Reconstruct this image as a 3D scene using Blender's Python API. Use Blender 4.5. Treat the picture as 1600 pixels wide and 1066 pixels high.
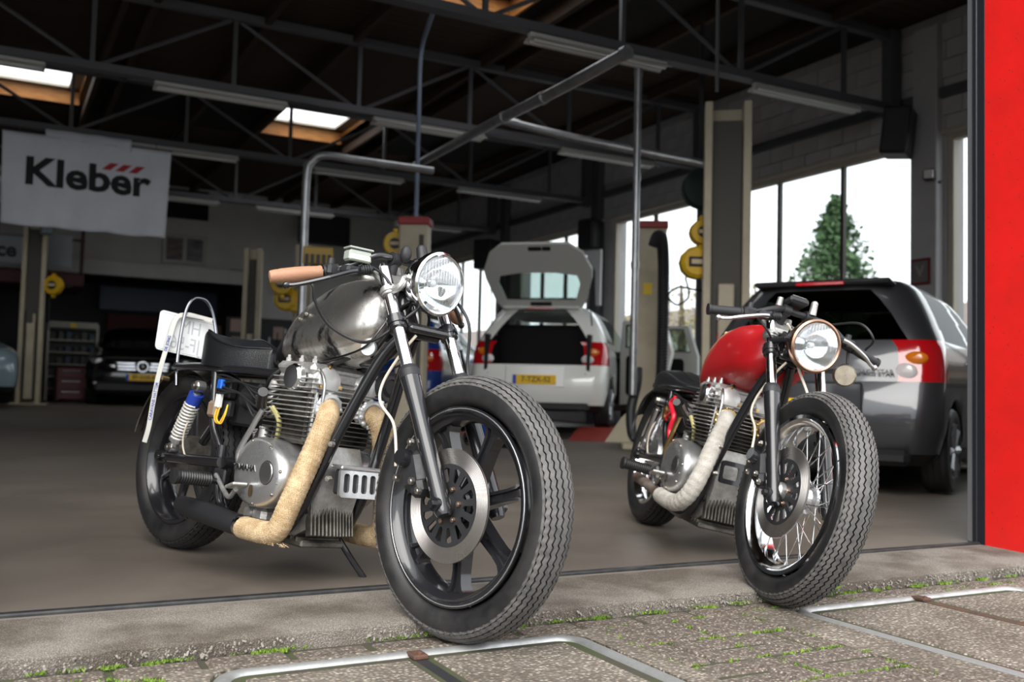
import bpy, bmesh, math, random
from math import sin, cos, pi, radians, sqrt, atan2
from mathutils import Vector as V, Matrix, Euler, noise
random.seed(7)
for o in list(bpy.data.objects): bpy.data.objects.remove(o)
S = bpy.context.scene
COL = S.collection

# ------------------------------------------------------------------ camera
def make_camera(f=1530., yaw=28., pitch=3.1, roll=1.45, h=.60):
    y, p, r = map(radians, (yaw, pitch, roll))
    fw = V((sin(y)*cos(p), cos(y)*cos(p), sin(p)))
    rt = V((cos(y), -sin(y), 0)); up = rt.cross(fw)
    r2 = rt*cos(r) + up*sin(r); u2 = up*cos(r) - rt*sin(r)
    cd = bpy.data.cameras.new('camera'); co = bpy.data.objects.new('camera', cd); COL.objects.link(co)
    m = Matrix((r2, u2, -fw)).transposed().to_4x4(); m.translation = V((0, 0, h))
    co.matrix_world = m
    cd.sensor_width = 36; cd.lens = f/1600*36; cd.clip_start = .05; cd.clip_end = 400
    cd.dof.use_dof = True; cd.dof.focus_distance = 2.75; cd.dof.aperture_fstop = 3.2
    S.camera = co
    return fw, r2, u2
FW, RT, UP = make_camera()
def P(px, py, d):                       # real place of something d metres ahead, from its direction
    return V((0, 0, .6)) + (FW + RT*((px-800)/1530) - UP*((py-533)/1530))*d

# ------------------------------------------------------------------ world, sun, exposure
def world():
    w = bpy.data.worlds.new('overcast'); S.world = w; w.use_nodes = True
    nt = w.node_tree; nt.nodes.clear()
    out = nt.nodes.new('ShaderNodeOutputWorld'); bg = nt.nodes.new('ShaderNodeBackground')
    tc = nt.nodes.new('ShaderNodeTexCoord'); n = nt.nodes.new('ShaderNodeTexNoise'); n.inputs['Scale'].default_value = 2.2; n.inputs['Detail'].default_value = 4
    cr = nt.nodes.new('ShaderNodeValToRGB')
    cr.color_ramp.elements[0].position = .3; cr.color_ramp.elements[0].color = (.80, .86, .93, 1)
    cr.color_ramp.elements[1].position = .7; cr.color_ramp.elements[1].color = (1, 1, 1, 1)
    nt.links.new(tc.outputs['Generated'], n.inputs['Vector']); nt.links.new(n.outputs['Fac'], cr.inputs['Fac'])
    nt.links.new(cr.outputs['Color'], bg.inputs['Color']); bg.inputs['Strength'].default_value = 1.05
    nt.links.new(bg.outputs['Background'], out.inputs['Surface'])
world()
sd = bpy.data.lights.new('sun', 'SUN'); sd.energy = 2.1; sd.angle = radians(55); sd.color = (1, .97, .92)
so = bpy.data.objects.new('sun', sd); COL.objects.link(so); so.rotation_euler = V((.46, .60, -.66)).to_track_quat('-Z', 'Y').to_euler()
S.view_settings.view_transform = 'Standard'; S.view_settings.look = 'None'
S.view_settings.gamma = 1; S.view_settings.use_curve_mapping = False
S.view_settings.exposure = 1.25

# ------------------------------------------------------------------ materials
MT = {}
def mat(name, col, rough=.5, metal=0., col2=None, nscale=8., bump=0., bscale=60., spec=.5, coat=0., emit=None, estr=1., alpha=1., trans=0., kind='noise', lo=.35, hi=.65, rough2=None, stretch=None, ior=1.45, sheen=0):
    if name in MT: return MT[name]
    m = bpy.data.materials.new(name); m.use_nodes = True; nt = m.node_tree; b = nt.nodes['Principled BSDF']
    c4 = lambda c: (c[0], c[1], c[2], 1)
    b.inputs['Base Color'].default_value = c4(col); b.inputs['Roughness'].default_value = rough
    b.inputs['Metallic'].default_value = metal; b.inputs['Specular IOR Level'].default_value = spec
    b.inputs['Coat Weight'].default_value = coat; b.inputs['Coat Roughness'].default_value = .06
    b.inputs['Transmission Weight'].default_value = trans; b.inputs['IOR'].default_value = ior; b.inputs['Alpha'].default_value = alpha
    if emit: b.inputs['Emission Color'].default_value = c4(emit); b.inputs['Emission Strength'].default_value = estr
    tc = nt.nodes.new('ShaderNodeTexCoord'); vec = tc.outputs['Object']
    if stretch:
        mp = nt.nodes.new('ShaderNodeMapping'); mp.inputs['Scale'].default_value = stretch
        nt.links.new(vec, mp.inputs['Vector']); vec = mp.outputs['Vector']
    if col2 is not None or rough2 is not None:
        if kind == 'voronoi':
            t = nt.nodes.new('ShaderNodeTexVoronoi'); t.inputs['Scale'].default_value = nscale; fac = t.outputs['Color']
            sp = nt.nodes.new('ShaderNodeSeparateColor'); nt.links.new(fac, sp.inputs['Color']); fac = sp.outputs['Red']
        else:
            t = nt.nodes.new('ShaderNodeTexNoise'); t.inputs['Scale'].default_value = nscale; t.inputs['Detail'].default_value = 6; t.inputs['Roughness'].default_value = .62; fac = t.outputs['Fac']
        nt.links.new(vec, t.inputs['Vector'])
        r = nt.nodes.new('ShaderNodeValToRGB'); r.color_ramp.elements[0].position = lo; r.color_ramp.elements[1].position = hi
        c2 = col2 if col2 is not None else col
        r.color_ramp.elements[0].color = c4(col); r.color_ramp.elements[1].color = c4(c2)
        nt.links.new(fac, r.inputs['Fac']); nt.links.new(r.outputs['Color'], b.inputs['Base Color'])
        if rough2 is not None:
            mr = nt.nodes.new('ShaderNodeMapRange'); mr.inputs['From Min'].default_value = lo; mr.inputs['From Max'].default_value = hi
            mr.inputs['To Min'].default_value = rough; mr.inputs['To Max'].default_value = rough2
            nt.links.new(fac, mr.inputs['Value']); nt.links.new(mr.outputs['Result'], b.inputs['Roughness'])
    if bump:
        t = nt.nodes.new('ShaderNodeTexNoise'); t.inputs['Scale'].default_value = bscale; t.inputs['Detail'].default_value = 4
        nt.links.new(vec, t.inputs['Vector'])
        bp = nt.nodes.new('ShaderNodeBump'); bp.inputs['Strength'].default_value = min(1, bump); bp.inputs['Distance'].default_value = .004*max(1, bump)
        nt.links.new(t.outputs['Fac'], bp.inputs['Height']); nt.links.new(bp.outputs['Normal'], b.inputs['Normal'])
    MT[name] = m; return m

def aggregate(name, base, light, dark, scale, rough=.8, wet=None, moss=None):
    """exposed-aggregate concrete: pebbles of three tones set in a grey-brown paste"""
    m = bpy.data.materials.new(name); m.use_nodes = True; nt = m.node_tree; b = nt.nodes['Principled BSDF']; L = nt.links.new
    tc = nt.nodes.new('ShaderNodeTexCoord')
    v = nt.nodes.new('ShaderNodeTexVoronoi'); v.inputs['Scale'].default_value = scale; L(tc.outputs['Object'], v.inputs['Vector'])
    sp = nt.nodes.new('ShaderNodeSeparateColor'); L(v.outputs['Color'], sp.inputs['Color'])
    r = nt.nodes.new('ShaderNodeValToRGB'); r.color_ramp.interpolation = 'CONSTANT'; e = r.color_ramp.elements
    e[0].position = 0; e[0].color = (*dark, 1); e[1].position = .28; e[1].color = (*base, 1)
    x = e.new(.62); x.color = tuple(base[i]*.6+light[i]*.4 for i in range(3)) + (1,)
    x = e.new(.84); x.color = (*light, 1)
    L(sp.outputs['Red'], r.inputs['Fac'])
    d = nt.nodes.new('ShaderNodeMapRange'); d.inputs['From Min'].default_value = .25; d.inputs['From Max'].default_value = .6; L(v.outputs['Distance'], d.inputs['Value'])
    mx = nt.nodes.new('ShaderNodeMix'); mx.data_type = 'RGBA'; mx.inputs[7].default_value = (*[c*.55 for c in base], 1)
    L(d.outputs['Result'], mx.inputs[0]); L(r.outputs['Color'], mx.inputs[6])
    n = nt.nodes.new('ShaderNodeTexNoise'); n.inputs['Scale'].default_value = 3.5; n.inputs['Detail'].default_value = 5; L(tc.outputs['Object'], n.inputs['Vector'])
    nr = nt.nodes.new('ShaderNodeMapRange'); nr.inputs['From Min'].default_value = .42; nr.inputs['From Max'].default_value = .6; L(n.outputs['Fac'], nr.inputs['Value'])
    m2 = nt.nodes.new('ShaderNodeMix'); m2.data_type = 'RGBA'; m2.blend_type = 'MULTIPLY'; m2.inputs[7].default_value = (*(wet or (.72, .70, .68)), 1)
    L(nr.outputs['Result'], m2.inputs[0]); L(mx.outputs[2], m2.inputs[6]); last = m2.outputs[2]
    L(last, b.inputs['Base Color']); b.inputs['Roughness'].default_value = rough
    bp = nt.nodes.new('ShaderNodeBump'); bp.invert = True; bp.inputs['Strength'].default_value = .8; bp.inputs['Distance'].default_value = .5/scale
    L(v.outputs['Distance'], bp.inputs['Height']); L(bp.outputs['Normal'], b.inputs['Normal'])
    MT[name] = m; return m

def weave(name, col, dark, scale=330.):
    m = mat(name, col, .95); nt = m.node_tree; b = nt.nodes['Principled BSDF']; L = nt.links.new
    tc = nt.nodes.new('ShaderNodeTexCoord'); v = nt.nodes.new('ShaderNodeTexVoronoi'); v.inputs['Scale'].default_value = scale; v.inputs['Randomness'].default_value = .45
    n = nt.nodes.new('ShaderNodeTexNoise'); n.inputs['Scale'].default_value = 28; n.inputs['Detail'].default_value = 4
    L(tc.outputs['Object'], v.inputs['Vector']); L(tc.outputs['Object'], n.inputs['Vector'])
    ad = nt.nodes.new('ShaderNodeMath'); ad.operation = 'MULTIPLY_ADD'; ad.inputs[1].default_value = .75; L(v.outputs['Distance'], ad.inputs[0]); L(n.outputs['Fac'], ad.inputs[2])
    r = nt.nodes.new('ShaderNodeValToRGB'); e = r.color_ramp.elements; e[0].position = .62; e[0].color = (*col, 1); e[1].position = 1.0; e[1].color = (*dark, 1)
    L(ad.outputs[0], r.inputs['Fac']); L(r.outputs['Color'], b.inputs['Base Color'])
    bp = nt.nodes.new('ShaderNodeBump'); bp.invert = True; bp.inputs['Strength'].default_value = 1; bp.inputs['Distance'].default_value = .0022; L(v.outputs['Distance'], bp.inputs['Height']); L(bp.outputs['Normal'], b.inputs['Normal'])
    return m
steel = mat('brushed steel', (.5, .5, .5), .32, 1)
chrome = mat('chrome', (.82, .83, .85), .07, 1, rough2=.2, nscale=30)
black = mat('gloss black paint', (.012, .012, .014), .22, 0, coat=.5, spec=.5)
satin = mat('satin black', (.016, .016, .018), .45, rough2=.6, nscale=40)
alu = mat('polished cast aluminium', (.74, .75, .76), .24, .92, col2=(.55, .55, .55), nscale=14, rough2=.42)
castal = mat('dull cast aluminium', (.56, .555, .54), .45, .75, col2=(.33, .32, .30), nscale=22, bump=.25, bscale=160)
dirty = mat('oily engine casting', (.17, .16, .14), .55, .6, col2=(.045, .04, .034), nscale=16, bump=.3, bscale=120)
rubber = mat('tyre rubber', (.009, .009, .010), .36, 0, col2=(.022, .021, .021), nscale=9, bump=.12, bscale=220, rough2=.55)
tread = mat('dusty tyre tread', (.060, .058, .056), .6, 0, col2=(.11, .105, .10), nscale=25, bump=.2, bscale=260)
hose = mat('black rubber hose', (.012, .012, .013), .5)
brass = mat('brass', (.60, .42, .18), .35, 1)
bolt = mat('zinc bolt', (.58, .56, .52), .35, 1, col2=(.35, .31, .26), nscale=60)

# ------------------------------------------------------------------ mesh helpers
def frame_of(d):
    d = V(d).normalized(); a = V((0, 0, 1)) if abs(d.z) < .9 else V((1, 0, 0))
    x = d.cross(a).normalized(); y = d.cross(x).normalized(); return x, y, d
def catmull(pts, res):
    pts = [V(p) for p in pts]
    if len(pts) < 3 or res < 2: return pts
    out = []
    for i in range(len(pts)-1):
        p0 = pts[i-1] if i else pts[0]*2-pts[1]; p1 = pts[i]; p2 = pts[i+1]; p3 = pts[i+2] if i+2 < len(pts) else pts[-1]*2-pts[-2]
        for k in range(res):
            t = k/res
            out.append(.5*((2*p1)+(p2-p0)*t+(2*p0-5*p1+4*p2-p3)*t*t+(3*p1-p0-3*p2+p3)*t**3))
    out.append(pts[-1]); return out
SPLIT = {'headlight_bracket', 'bar_riser', 'cross_tube', 'oil_filler', 'tail_lamp', 'indicator_lamp', 'reversing_lamp', 'warning_lamp', 'cable', 'plate_bracket', 'door_mirror', 'castor', 'jack_wheel', 'support', 'badge_stud', 'wiring_loom', 'tank_seam', 'red_hose', 'brass_fitting', 'battery_box', 'side_window', 'sump_ribs', 'exhaust_and_axle', 'railing', 'mount_lug'}
class MB:
    def __init__(s): s.v = []; s.f = []; s.m = []; s.cur = 0
    def add(s, vs, fs, M=None):
        o = len(s.v)
        s.v += [tuple(M @ V(p)) if M else tuple(p) for p in vs]
        s.f += [tuple(i+o for i in f) for f in fs]; s.m += [s.cur]*len(fs); return s
    def box(s, c, d, rot=None, bev=0.):
        hx, hy, hz = d[0]/2, d[1]/2, d[2]/2
        R = rot if isinstance(rot, Matrix) else (Euler(rot).to_matrix() if rot else Matrix.Identity(3))
        M = Matrix.Translation(V(c)) @ R.to_4x4()
        if not bev:
            vs = [(x, y, z) for x in (-hx, hx) for y in (-hy, hy) for z in (-hz, hz)]
            return s.add(vs, [(0, 1, 3, 2), (4, 6, 7, 5), (0, 4, 5, 1), (2, 3, 7, 6), (0, 2, 6, 4), (1, 5, 7, 3)], M)
        b = min(bev, hx*.98, hy*.98, hz*.98); vs = []; ix = {}
        for sx in (-1, 1):
            for sy in (-1, 1):
                for sz in (-1, 1):
                    for a in range(3):
                        q = [sx*(hx-b), sy*(hy-b), sz*(hz-b)]; q[a] = (sx*hx, sy*hy, sz*hz)[a]
                        ix[(sx, sy, sz, a)] = len(vs); vs.append(q)
        g = lambda *k: ix[k]; fs = []
        for t in (-1, 1):
            fs.append((g(t,-1,-1,0), g(t,1,-1,0), g(t,1,1,0), g(t,-1,1,0))[::t])
            fs.append((g(-1,t,-1,1), g(-1,t,1,1), g(1,t,1,1), g(1,t,-1,1))[::t])
            fs.append((g(-1,-1,t,2), g(1,-1,t,2), g(1,1,t,2), g(-1,1,t,2))[::t])
        for a, b_ in ((-1,-1), (-1,1), (1,-1), (1,1)):
            k = a*b_
            fs.append((g(-1,a,b_,1), g(-1,a,b_,2), g(1,a,b_,2), g(1,a,b_,1))[::k])
            fs.append((g(a,-1,b_,2), g(a,-1,b_,0), g(a,1,b_,0), g(a,1,b_,2))[::k])
            fs.append((g(a,b_,-1,0), g(a,b_,-1,1), g(a,b_,1,1), g(a,b_,1,0))[::k])
        for sx in (-1, 1):
            for sy in (-1, 1):
                for sz in (-1, 1): fs.append((g(sx,sy,sz,0), g(sx,sy,sz,1), g(sx,sy,sz,2))[::sx*sy*sz])
        return s.add(vs, fs, M)
    def rings(s, R, closed=True, caps=True, loop=False):
        n = len(R[0]); vs = [p for r in R for p in r]; fs = []
        k = len(R); m = n if closed else n-1
        for i in range(k if loop else k-1):
            for j in range(m):
                a, b = i*n+j, i*n+(j+1) % n; c_, d = ((i+1) % k)*n+(j+1) % n, ((i+1) % k)*n+j
                fs.append((a, b, c_, d))
        if caps and closed and not loop:
            fs.append(tuple(range(n))[::-1]); fs.append(tuple((k-1)*n+j for j in range(n)))
        return s.add(vs, fs)
    def cyl(s, p0, p1, r0, r1=None, n=16, caps=True):
        p0, p1 = V(p0), V(p1); r1 = r0 if r1 is None else r1; x, y, d = frame_of(p1-p0)
        ring = lambda p, r: [p+(x*cos(2*pi*j/n)+y*sin(2*pi*j/n))*r for j in range(n)]
        return s.rings([ring(p0, r0), ring(p1, r1)], True, caps)
    def tube(s, pts, r, n=10, res=6, caps=True, closed=False):
        q = catmull(pts, res); k = len(q)
        if closed: q = q[:-1] if (q[0]-q[-1]).length < 1e-6 else q; k = len(q)
        rr = r if callable(r) else (lambda t: r)
        t0 = (q[1]-q[0]).normalized(); x, y, _ = frame_of(t0); R = []
        for i in range(k):
            a = q[max(0, i-1)]; b = q[min(k-1, i+1)]
            if closed: a = q[i-1]; b = q[(i+1) % k]
            t = (b-a).normalized(); x = (x-t*x.dot(t)).normalized(); y = t.cross(x); ri = rr(i/(k-1))
            R.append([q[i]+(x*cos(2*pi*j/n)+y*sin(2*pi*j/n))*ri for j in range(n)])
        return s.rings(R, True, caps, closed)
    def lathe(s, prof, o=(0,0,0), axis=(0,0,1), n=32, a0=0., a1=2*pi, loop=False):
        x, y, d = frame_of(axis); o = V(o); full = abs(a1-a0-2*pi) < 1e-6; R = []
        k = n if full else n+1
        for r, h in prof:
            r = max(r, 1e-4)
            R.append([o+d*h+(x*cos(a0+(a1-a0)*j/n)+y*sin(a0+(a1-a0)*j/n))*r for j in range(k)])
        return s.rings(R, full, False, loop)
    def prism(s, poly, o, ux, uy, th):
        o, ux, uy, th = V(o), V(ux), V(uy), V(th); n = len(poly)
        a = [o+ux*p[0]+uy*p[1] for p in poly]; b = [p+th for p in a]
        fs = [tuple(range(n))[::-1], tuple(range(n, 2*n))]+[(i, (i+1) % n, n+(i+1) % n, n+i) for i in range(n)]
        return s.add(a+b, fs)
    def ball(s, c, r, n=14, m=8):
        c = V(c); r = V(r) if hasattr(r, '__len__') else V((r, r, r)); R = []
        for i in range(m+1):
            t = pi*i/m; q = max(sin(t), 1e-3)
            R.append([c+V((r.x*q*cos(2*pi*j/n), r.y*q*sin(2*pi*j/n), -r.z*cos(t))) for j in range(n)])
        return s.rings(R, True, True)
    def torus(s, c, axis, R0, r, n=32, m=8):
        return s.lathe([(R0+r*cos(2*pi*i/m), r*sin(2*pi*i/m)) for i in range(m)], c, axis, n, loop=True)
    def bolt(s, p, d, r=.007, h=.006):
        d = V(d).normalized(); p = V(p); s.cyl(p, p+d*h, r, r*.95, 6); return s.cyl(p+d*h, p+d*(h+.002), r*.55, r*.4, 8)
    def xf(s, M): s.v = [tuple(M @ V(p)) for p in s.v]; return s
    def clusters(s):
        n = len(s.v); pa = list(range(n))
        def find(i):
            while pa[i] != i: pa[i] = pa[pa[i]]; i = pa[i]
            return i
        for f in s.f:
            r = find(f[0])
            for i in f[1:]: pa[find(i)] = r
        isl = {}
        for i, f in enumerate(s.f): isl.setdefault(find(f[0]), []).append(i)
        cl = []
        for fi in isl.values():
            vs = [s.v[j] for i in fi for j in s.f[i]]; bb = [min(v[k] for v in vs)-.0015 for k in range(3)], [max(v[k] for v in vs)+.0015 for k in range(3)]
            fi = list(fi); hit = [c for c in cl if all(c[1][0][k] < bb[1][k] and c[1][1][k] > bb[0][k] for k in range(3))]
            for c in hit:
                fi += c[0]; bb = [min(bb[0][k], c[1][0][k]) for k in range(3)], [max(bb[1][k], c[1][1][k]) for k in range(3)]; cl.remove(c)
            cl.append((fi, bb))
        return [c[0] for c in cl]
    def build(s, name, m, parent=None, ang=35, xf=None, label=None, fix=True, sub=0):
        if name in SPLIT:
            out = None
            for fi in s.clusters():
                q = MB(); mp = {}
                for i in fi:
                    for j in s.f[i]:
                        if j not in mp: mp[j] = len(q.v); q.v.append(s.v[j])
                    q.f.append(tuple(mp[j] for j in s.f[i])); q.m.append(s.m[i])
                o = q.build_one(name, m, parent, ang, xf, label, fix, sub); out = out or o
            return out
        return s.build_one(name, m, parent, ang, xf, label, fix, sub)
    def build_one(s, name, m, parent=None, ang=35, xf=None, label=None, fix=True, sub=0):
        me = bpy.data.meshes.new(name); me.from_pydata([tuple(xf @ V(p)) for p in s.v] if xf else s.v, [], s.f)
        if fix:
            bm = bmesh.new(); bm.from_mesh(me); bmesh.ops.recalc_face_normals(bm, faces=bm.faces); bm.to_mesh(me); bm.free()
        for mm in (m if isinstance(m, (list, tuple)) else [m]): me.materials.append(mm)
        if isinstance(m, (list, tuple)): me.polygons.foreach_set('material_index', s.m)
        me.polygons.foreach_set('use_smooth', [True]*len(me.polygons))
        if ang < 180: me.set_sharp_from_angle(angle=radians(ang))
        o = bpy.data.objects.new(name, me); COL.objects.link(o)
        if parent: o.parent = parent
        if label: o['label'] = label
        if sub: md = o.modifiers.new('s', 'SUBSURF'); md.levels = sub; md.render_levels = sub
        return o
def thing(name, label, cat, loc=(0,0,0), rz=0., group=None, M=None):
    o = bpy.data.objects.new(name, None); o.empty_display_size = .1; COL.objects.link(o)
    if M is not None: o.matrix_world = M
    else: o.location = loc; o.rotation_euler = (0, 0, rz)
    return tag(o, label, cat, group)
def tag(o, label=None, cat=None, group=None, kind=None):
    for k, v in (('label', label), ('category', cat), ('group', group), ('kind', kind)):
        if v: o[k] = v
    return o
def struct(o, label=None): o['kind'] = 'structure'; return tag(o, label)
def copy_tree(o, parent=None):
    c = o.copy(); COL.objects.link(c); c.parent = parent
    for ch in o.children: copy_tree(ch, c)
    return c
def flat(curve):
    """evaluate a filled curve / text datablock to mesh vertices and faces"""
    t = bpy.data.objects.new('tmp', curve); COL.objects.link(t); dg = bpy.context.evaluated_depsgraph_get(); dg.update()
    me = bpy.data.meshes.new_from_object(t.evaluated_get(dg)); vs = [V(v.co) for v in me.vertices]; fs = [tuple(p.vertices) for p in me.polygons]
    bpy.data.objects.remove(t); bpy.data.meshes.remove(me); return vs, fs
def text_mesh(body, size, depth=.001, bold=0., align='CENTER', sx=1., shear=0., spacing=1.):
    cu = bpy.data.curves.new('txt', 'FONT'); cu.body = body; cu.size = size; cu.extrude = depth/2; cu.offset = bold; cu.align_x = align; cu.align_y = 'CENTER'; cu.shear = shear; cu.resolution_u = 3; cu.space_character = spacing
    vs, fs = flat(cu); return [V((v.x*sx, v.y, v.z)) for v in vs], fs
def basis(o, x, y):
    """matrix that puts text (local x right, y up) at o"""
    x, y = V(x).normalized(), V(y).normalized(); z = x.cross(y)
    m = Matrix((x, y, z)).transposed().to_4x4(); m.translation = V(o); return m
def text(name, body, size, M, m, parent, **k):
    vs, fs = text_mesh(body, size, **k); b = MB(); b.add(vs, fs, M); return b.build(name, m, parent, fix=False)
def holed(outer, holes, depth):
    """flat plate (xy) with holes: outlines are point lists"""
    cu = bpy.data.curves.new('pl', 'CURVE'); cu.dimensions = '2D'; cu.fill_mode = 'BOTH'; cu.extrude = depth/2
    for ol in [outer]+holes:
        sp = cu.splines.new('POLY'); sp.points.add(len(ol)-1); sp.use_cyclic_u = True
        for p, q in zip(sp.points, ol): p.co = (q[0], q[1], 0, 1)
    return flat(cu)
def circ(r, n=48, c=(0, 0)): return [(c[0]+r*cos(2*pi*i/n), c[1]+r*sin(2*pi*i/n)) for i in range(n)]
def rrect(w, h, r, n=5):
    out = []
    for cx, cy, a in ((w/2-r, h/2-r, 0), (-w/2+r, h/2-r, 90), (-w/2+r, -h/2+r, 180), (w/2-r, -h/2+r, 270)):
        for i in range(n+1):
            t = radians(a+90*i/n); out.append((cx+r*cos(t), cy+r*sin(t)))
    return out
SL = .015
def fz(y): return max(0., SL*(y-2.9))        # the shop floor falls slightly towards the door for drainage
# ================================================================== the setting
concrete = mat('worn shop floor concrete', (.088, .073, .060), .45, col2=(.142, .120, .099), nscale=1.1, bump=.12, bscale=35, rough2=.68, lo=.3, hi=.7)
apron = aggregate('weathered threshold concrete', (.245, .215, .185), (.32, .29, .25), (.18, .155, .13), 260, .8, wet=(.50, .46, .42))
brickpave = aggregate('exposed aggregate paver', (.165, .132, .105), (.38, .33, .28), (.075, .057, .043), 120, .75, wet=(.8, .77, .74))
slabmat = aggregate('pebble slab', (.235, .20, .16), (.43, .38, .32), (.115, .088, .064), 95, .8)
sand = mat('dark joint sand', (.045, .038, .030), .95, col2=(.045, .055, .018), nscale=9)
blockw = mat('grey painted block', (.46, .445, .45), .8, col2=(.40, .385, .39), nscale=2)
backw = mat('off-white plaster', (.52, .51, .49), .8, col2=(.45, .44, .42), nscale=1.2)
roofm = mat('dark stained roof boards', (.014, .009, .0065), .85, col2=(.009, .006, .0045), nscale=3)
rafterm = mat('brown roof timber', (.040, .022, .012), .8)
pine = mat('varnished pine', (.52, .23, .065), .5, col2=(.36, .14, .035), nscale=5, stretch=(1, 1, 6))
steelpaint = mat('grey painted truss steel', (.085, .085, .095), .5)
framem = mat('window frame paint', (.42, .38, .31), .5)
darkframe = mat('dark window bar', (.06, .05, .04), .5)
redp = mat('red painted steel', (.62, .012, .010), .33, col2=(.52, .012, .010), nscale=5, coat=.3)
redspot = mat('dried rust spot', (.16, .012, .010), .7)
def pane_mat(name, tint, fac):
    m = bpy.data.materials.new(name); m.use_nodes = True; nt = m.node_tree; nt.nodes.clear()
    o = nt.nodes.new('ShaderNodeOutputMaterial'); x = nt.nodes.new('ShaderNodeMixShader'); t = nt.nodes.new('ShaderNodeBsdfTransparent'); g = nt.nodes.new('ShaderNodeBsdfGlossy')
    t.inputs['Color'].default_value = (*tint, 1); g.inputs['Roughness'].default_value = .03
    lw = nt.nodes.new('ShaderNodeLayerWeight'); lw.inputs['Blend'].default_value = .25
    pw = nt.nodes.new('ShaderNodeMath'); pw.operation = 'POWER'; pw.inputs[1].default_value = 4.; nt.links.new(lw.outputs['Facing'], pw.inputs[0])
    mu = nt.nodes.new('ShaderNodeMath'); mu.operation = 'MULTIPLY_ADD'; mu.inputs[1].default_value = .5; mu.inputs[2].default_value = .03+fac; nt.links.new(pw.outputs[0], mu.inputs[0])
    nt.links.new(mu.outputs[0], x.inputs[0]); nt.links.new(t.outputs[0], x.inputs[1]); nt.links.new(g.outputs[0], x.inputs[2]); nt.links.new(x.outputs[0], o.inputs['Surface'])
    MT[name] = m; return m
pane = pane_mat('window glass', (.95, .97, .97), .0)
darkglass = pane_mat('tinted car glass', (.13, .15, .15), .04)
lightglass = pane_mat('pale car glass', (.55, .62, .60), .05)

XL, XR, YB = -6., 8.7, 21.
# floor with its gentle fall
b = MB(); n = 24
for i in range(n+1):
    y = 2.84+(24.5-2.84)*i/n
    b.v += [(XL-.3, y, fz(y)), (XR+.2, y, fz(y)), (XL-.3, y, -.3), (XR+.2, y, -.3)]
for i in range(n):
    a = i*4; b.f += [(a, a+1, a+5, a+4), (a+2, a+6, a+7, a+3)]; b.m += [0, 0]
b.f += [(0, 2, 3, 1), (n*4, n*4+1, n*4+3, n*4+2)]; b.m += [0, 0]
struct(b.build('floor', concrete), 'worn grey-brown concrete workshop floor')
# concrete threshold strip with a broken front edge
b = MB(); xs = [XL+i*.04 for i in range(int((5.6-XL)/.04)+1)]; 
for i, x in enumerate(xs):
    e = 2.452+.010*noise.noise(V((x*7, 0, 0)))+.008*noise.noise(V((x*23, 3, 0)))
    b.v += [(x, 2.80, -.001), (x, e+.022, -.010), (x, e, -.017+.006*noise.noise(V((x*19, 9, 0)))), (x, e+.006, -.12), (x, 2.80, -.12)]
for i in range(len(xs)-1):
    for k in range(4): b.f.append((i*5+k, i*5+k+1, i*5+5+k+1, i*5+5+k)); b.m.append(0)
struct(b.build('trim_1', apron, ang=60), 'weathered concrete threshold strip in front of the doorway')
b = MB()
b.box(((XL+3.86)/2, 2.825, -.052), (3.86-XL, .048, .10)); struct(b.build('trim_2', mat('floor joint filler', (.16, .14, .12), .8)), 'sunken joint beside the door rail')
b = MB(); b.box(((XL+3.86)/2, 2.842, -.01), (3.86-XL, .034, .036), bev=.004); struct(b.build('trim_3', mat('dark door rail steel', (.035, .036, .04), .4, .6, col2=(.07, .068, .065), nscale=12)), 'dark steel floor rail of the sliding door')

# paved yard: sand bed with every paver a piece of its own
bed = struct(MB().box((0, -9, -.2015), (60, 22.9, .29)).build('floor_yard', sand), 'mossy joint sand under the yard paving')
pv = MB(); pv.box((0, 0, 0), (.192, .092, .06), bev=.009); proto = pv.build('paver', brickpave, bed); first = True
def paver(x, y, rot, dz=0.):
    global first
    o = proto if first else proto.copy()
    if not first: COL.objects.link(o); o.parent = bed
    first = False
    o.location = (x, y, -.080+dz+random.uniform(-.0035, .0025)); o.rotation_euler = (random.uniform(-.01, .01), random.uniform(-.01, .01), rot+random.uniform(-.008, .008))
S1 = (.37, 1.53, 1.05, 2.345); S2 = (2.06, 3.56, 1.05, 2.365)         # the two slabs
x = -.45
while x < 5.0: paver(x, 2.386, 0); x += .206
def block(x, y, k):
    for t in (-.0515, .0515): paver(x+(t if k else 0), y+(0 if k else t), pi/2 if k else 0)
for x0, x1, ys in ((1.535, 2.06, 2.24), (-.46, .37, 2.24), (3.57, 4.8, 2.24)):
    nx = int((x1-x0)/.2+.5); sx = (x1-x0)/nx
    for i in range(nx):
        for j in range(6): block(x0+sx*(i+.5), ys-.206*j, (i+j+(1 if x0 < 0 else 0)) % 2)
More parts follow.
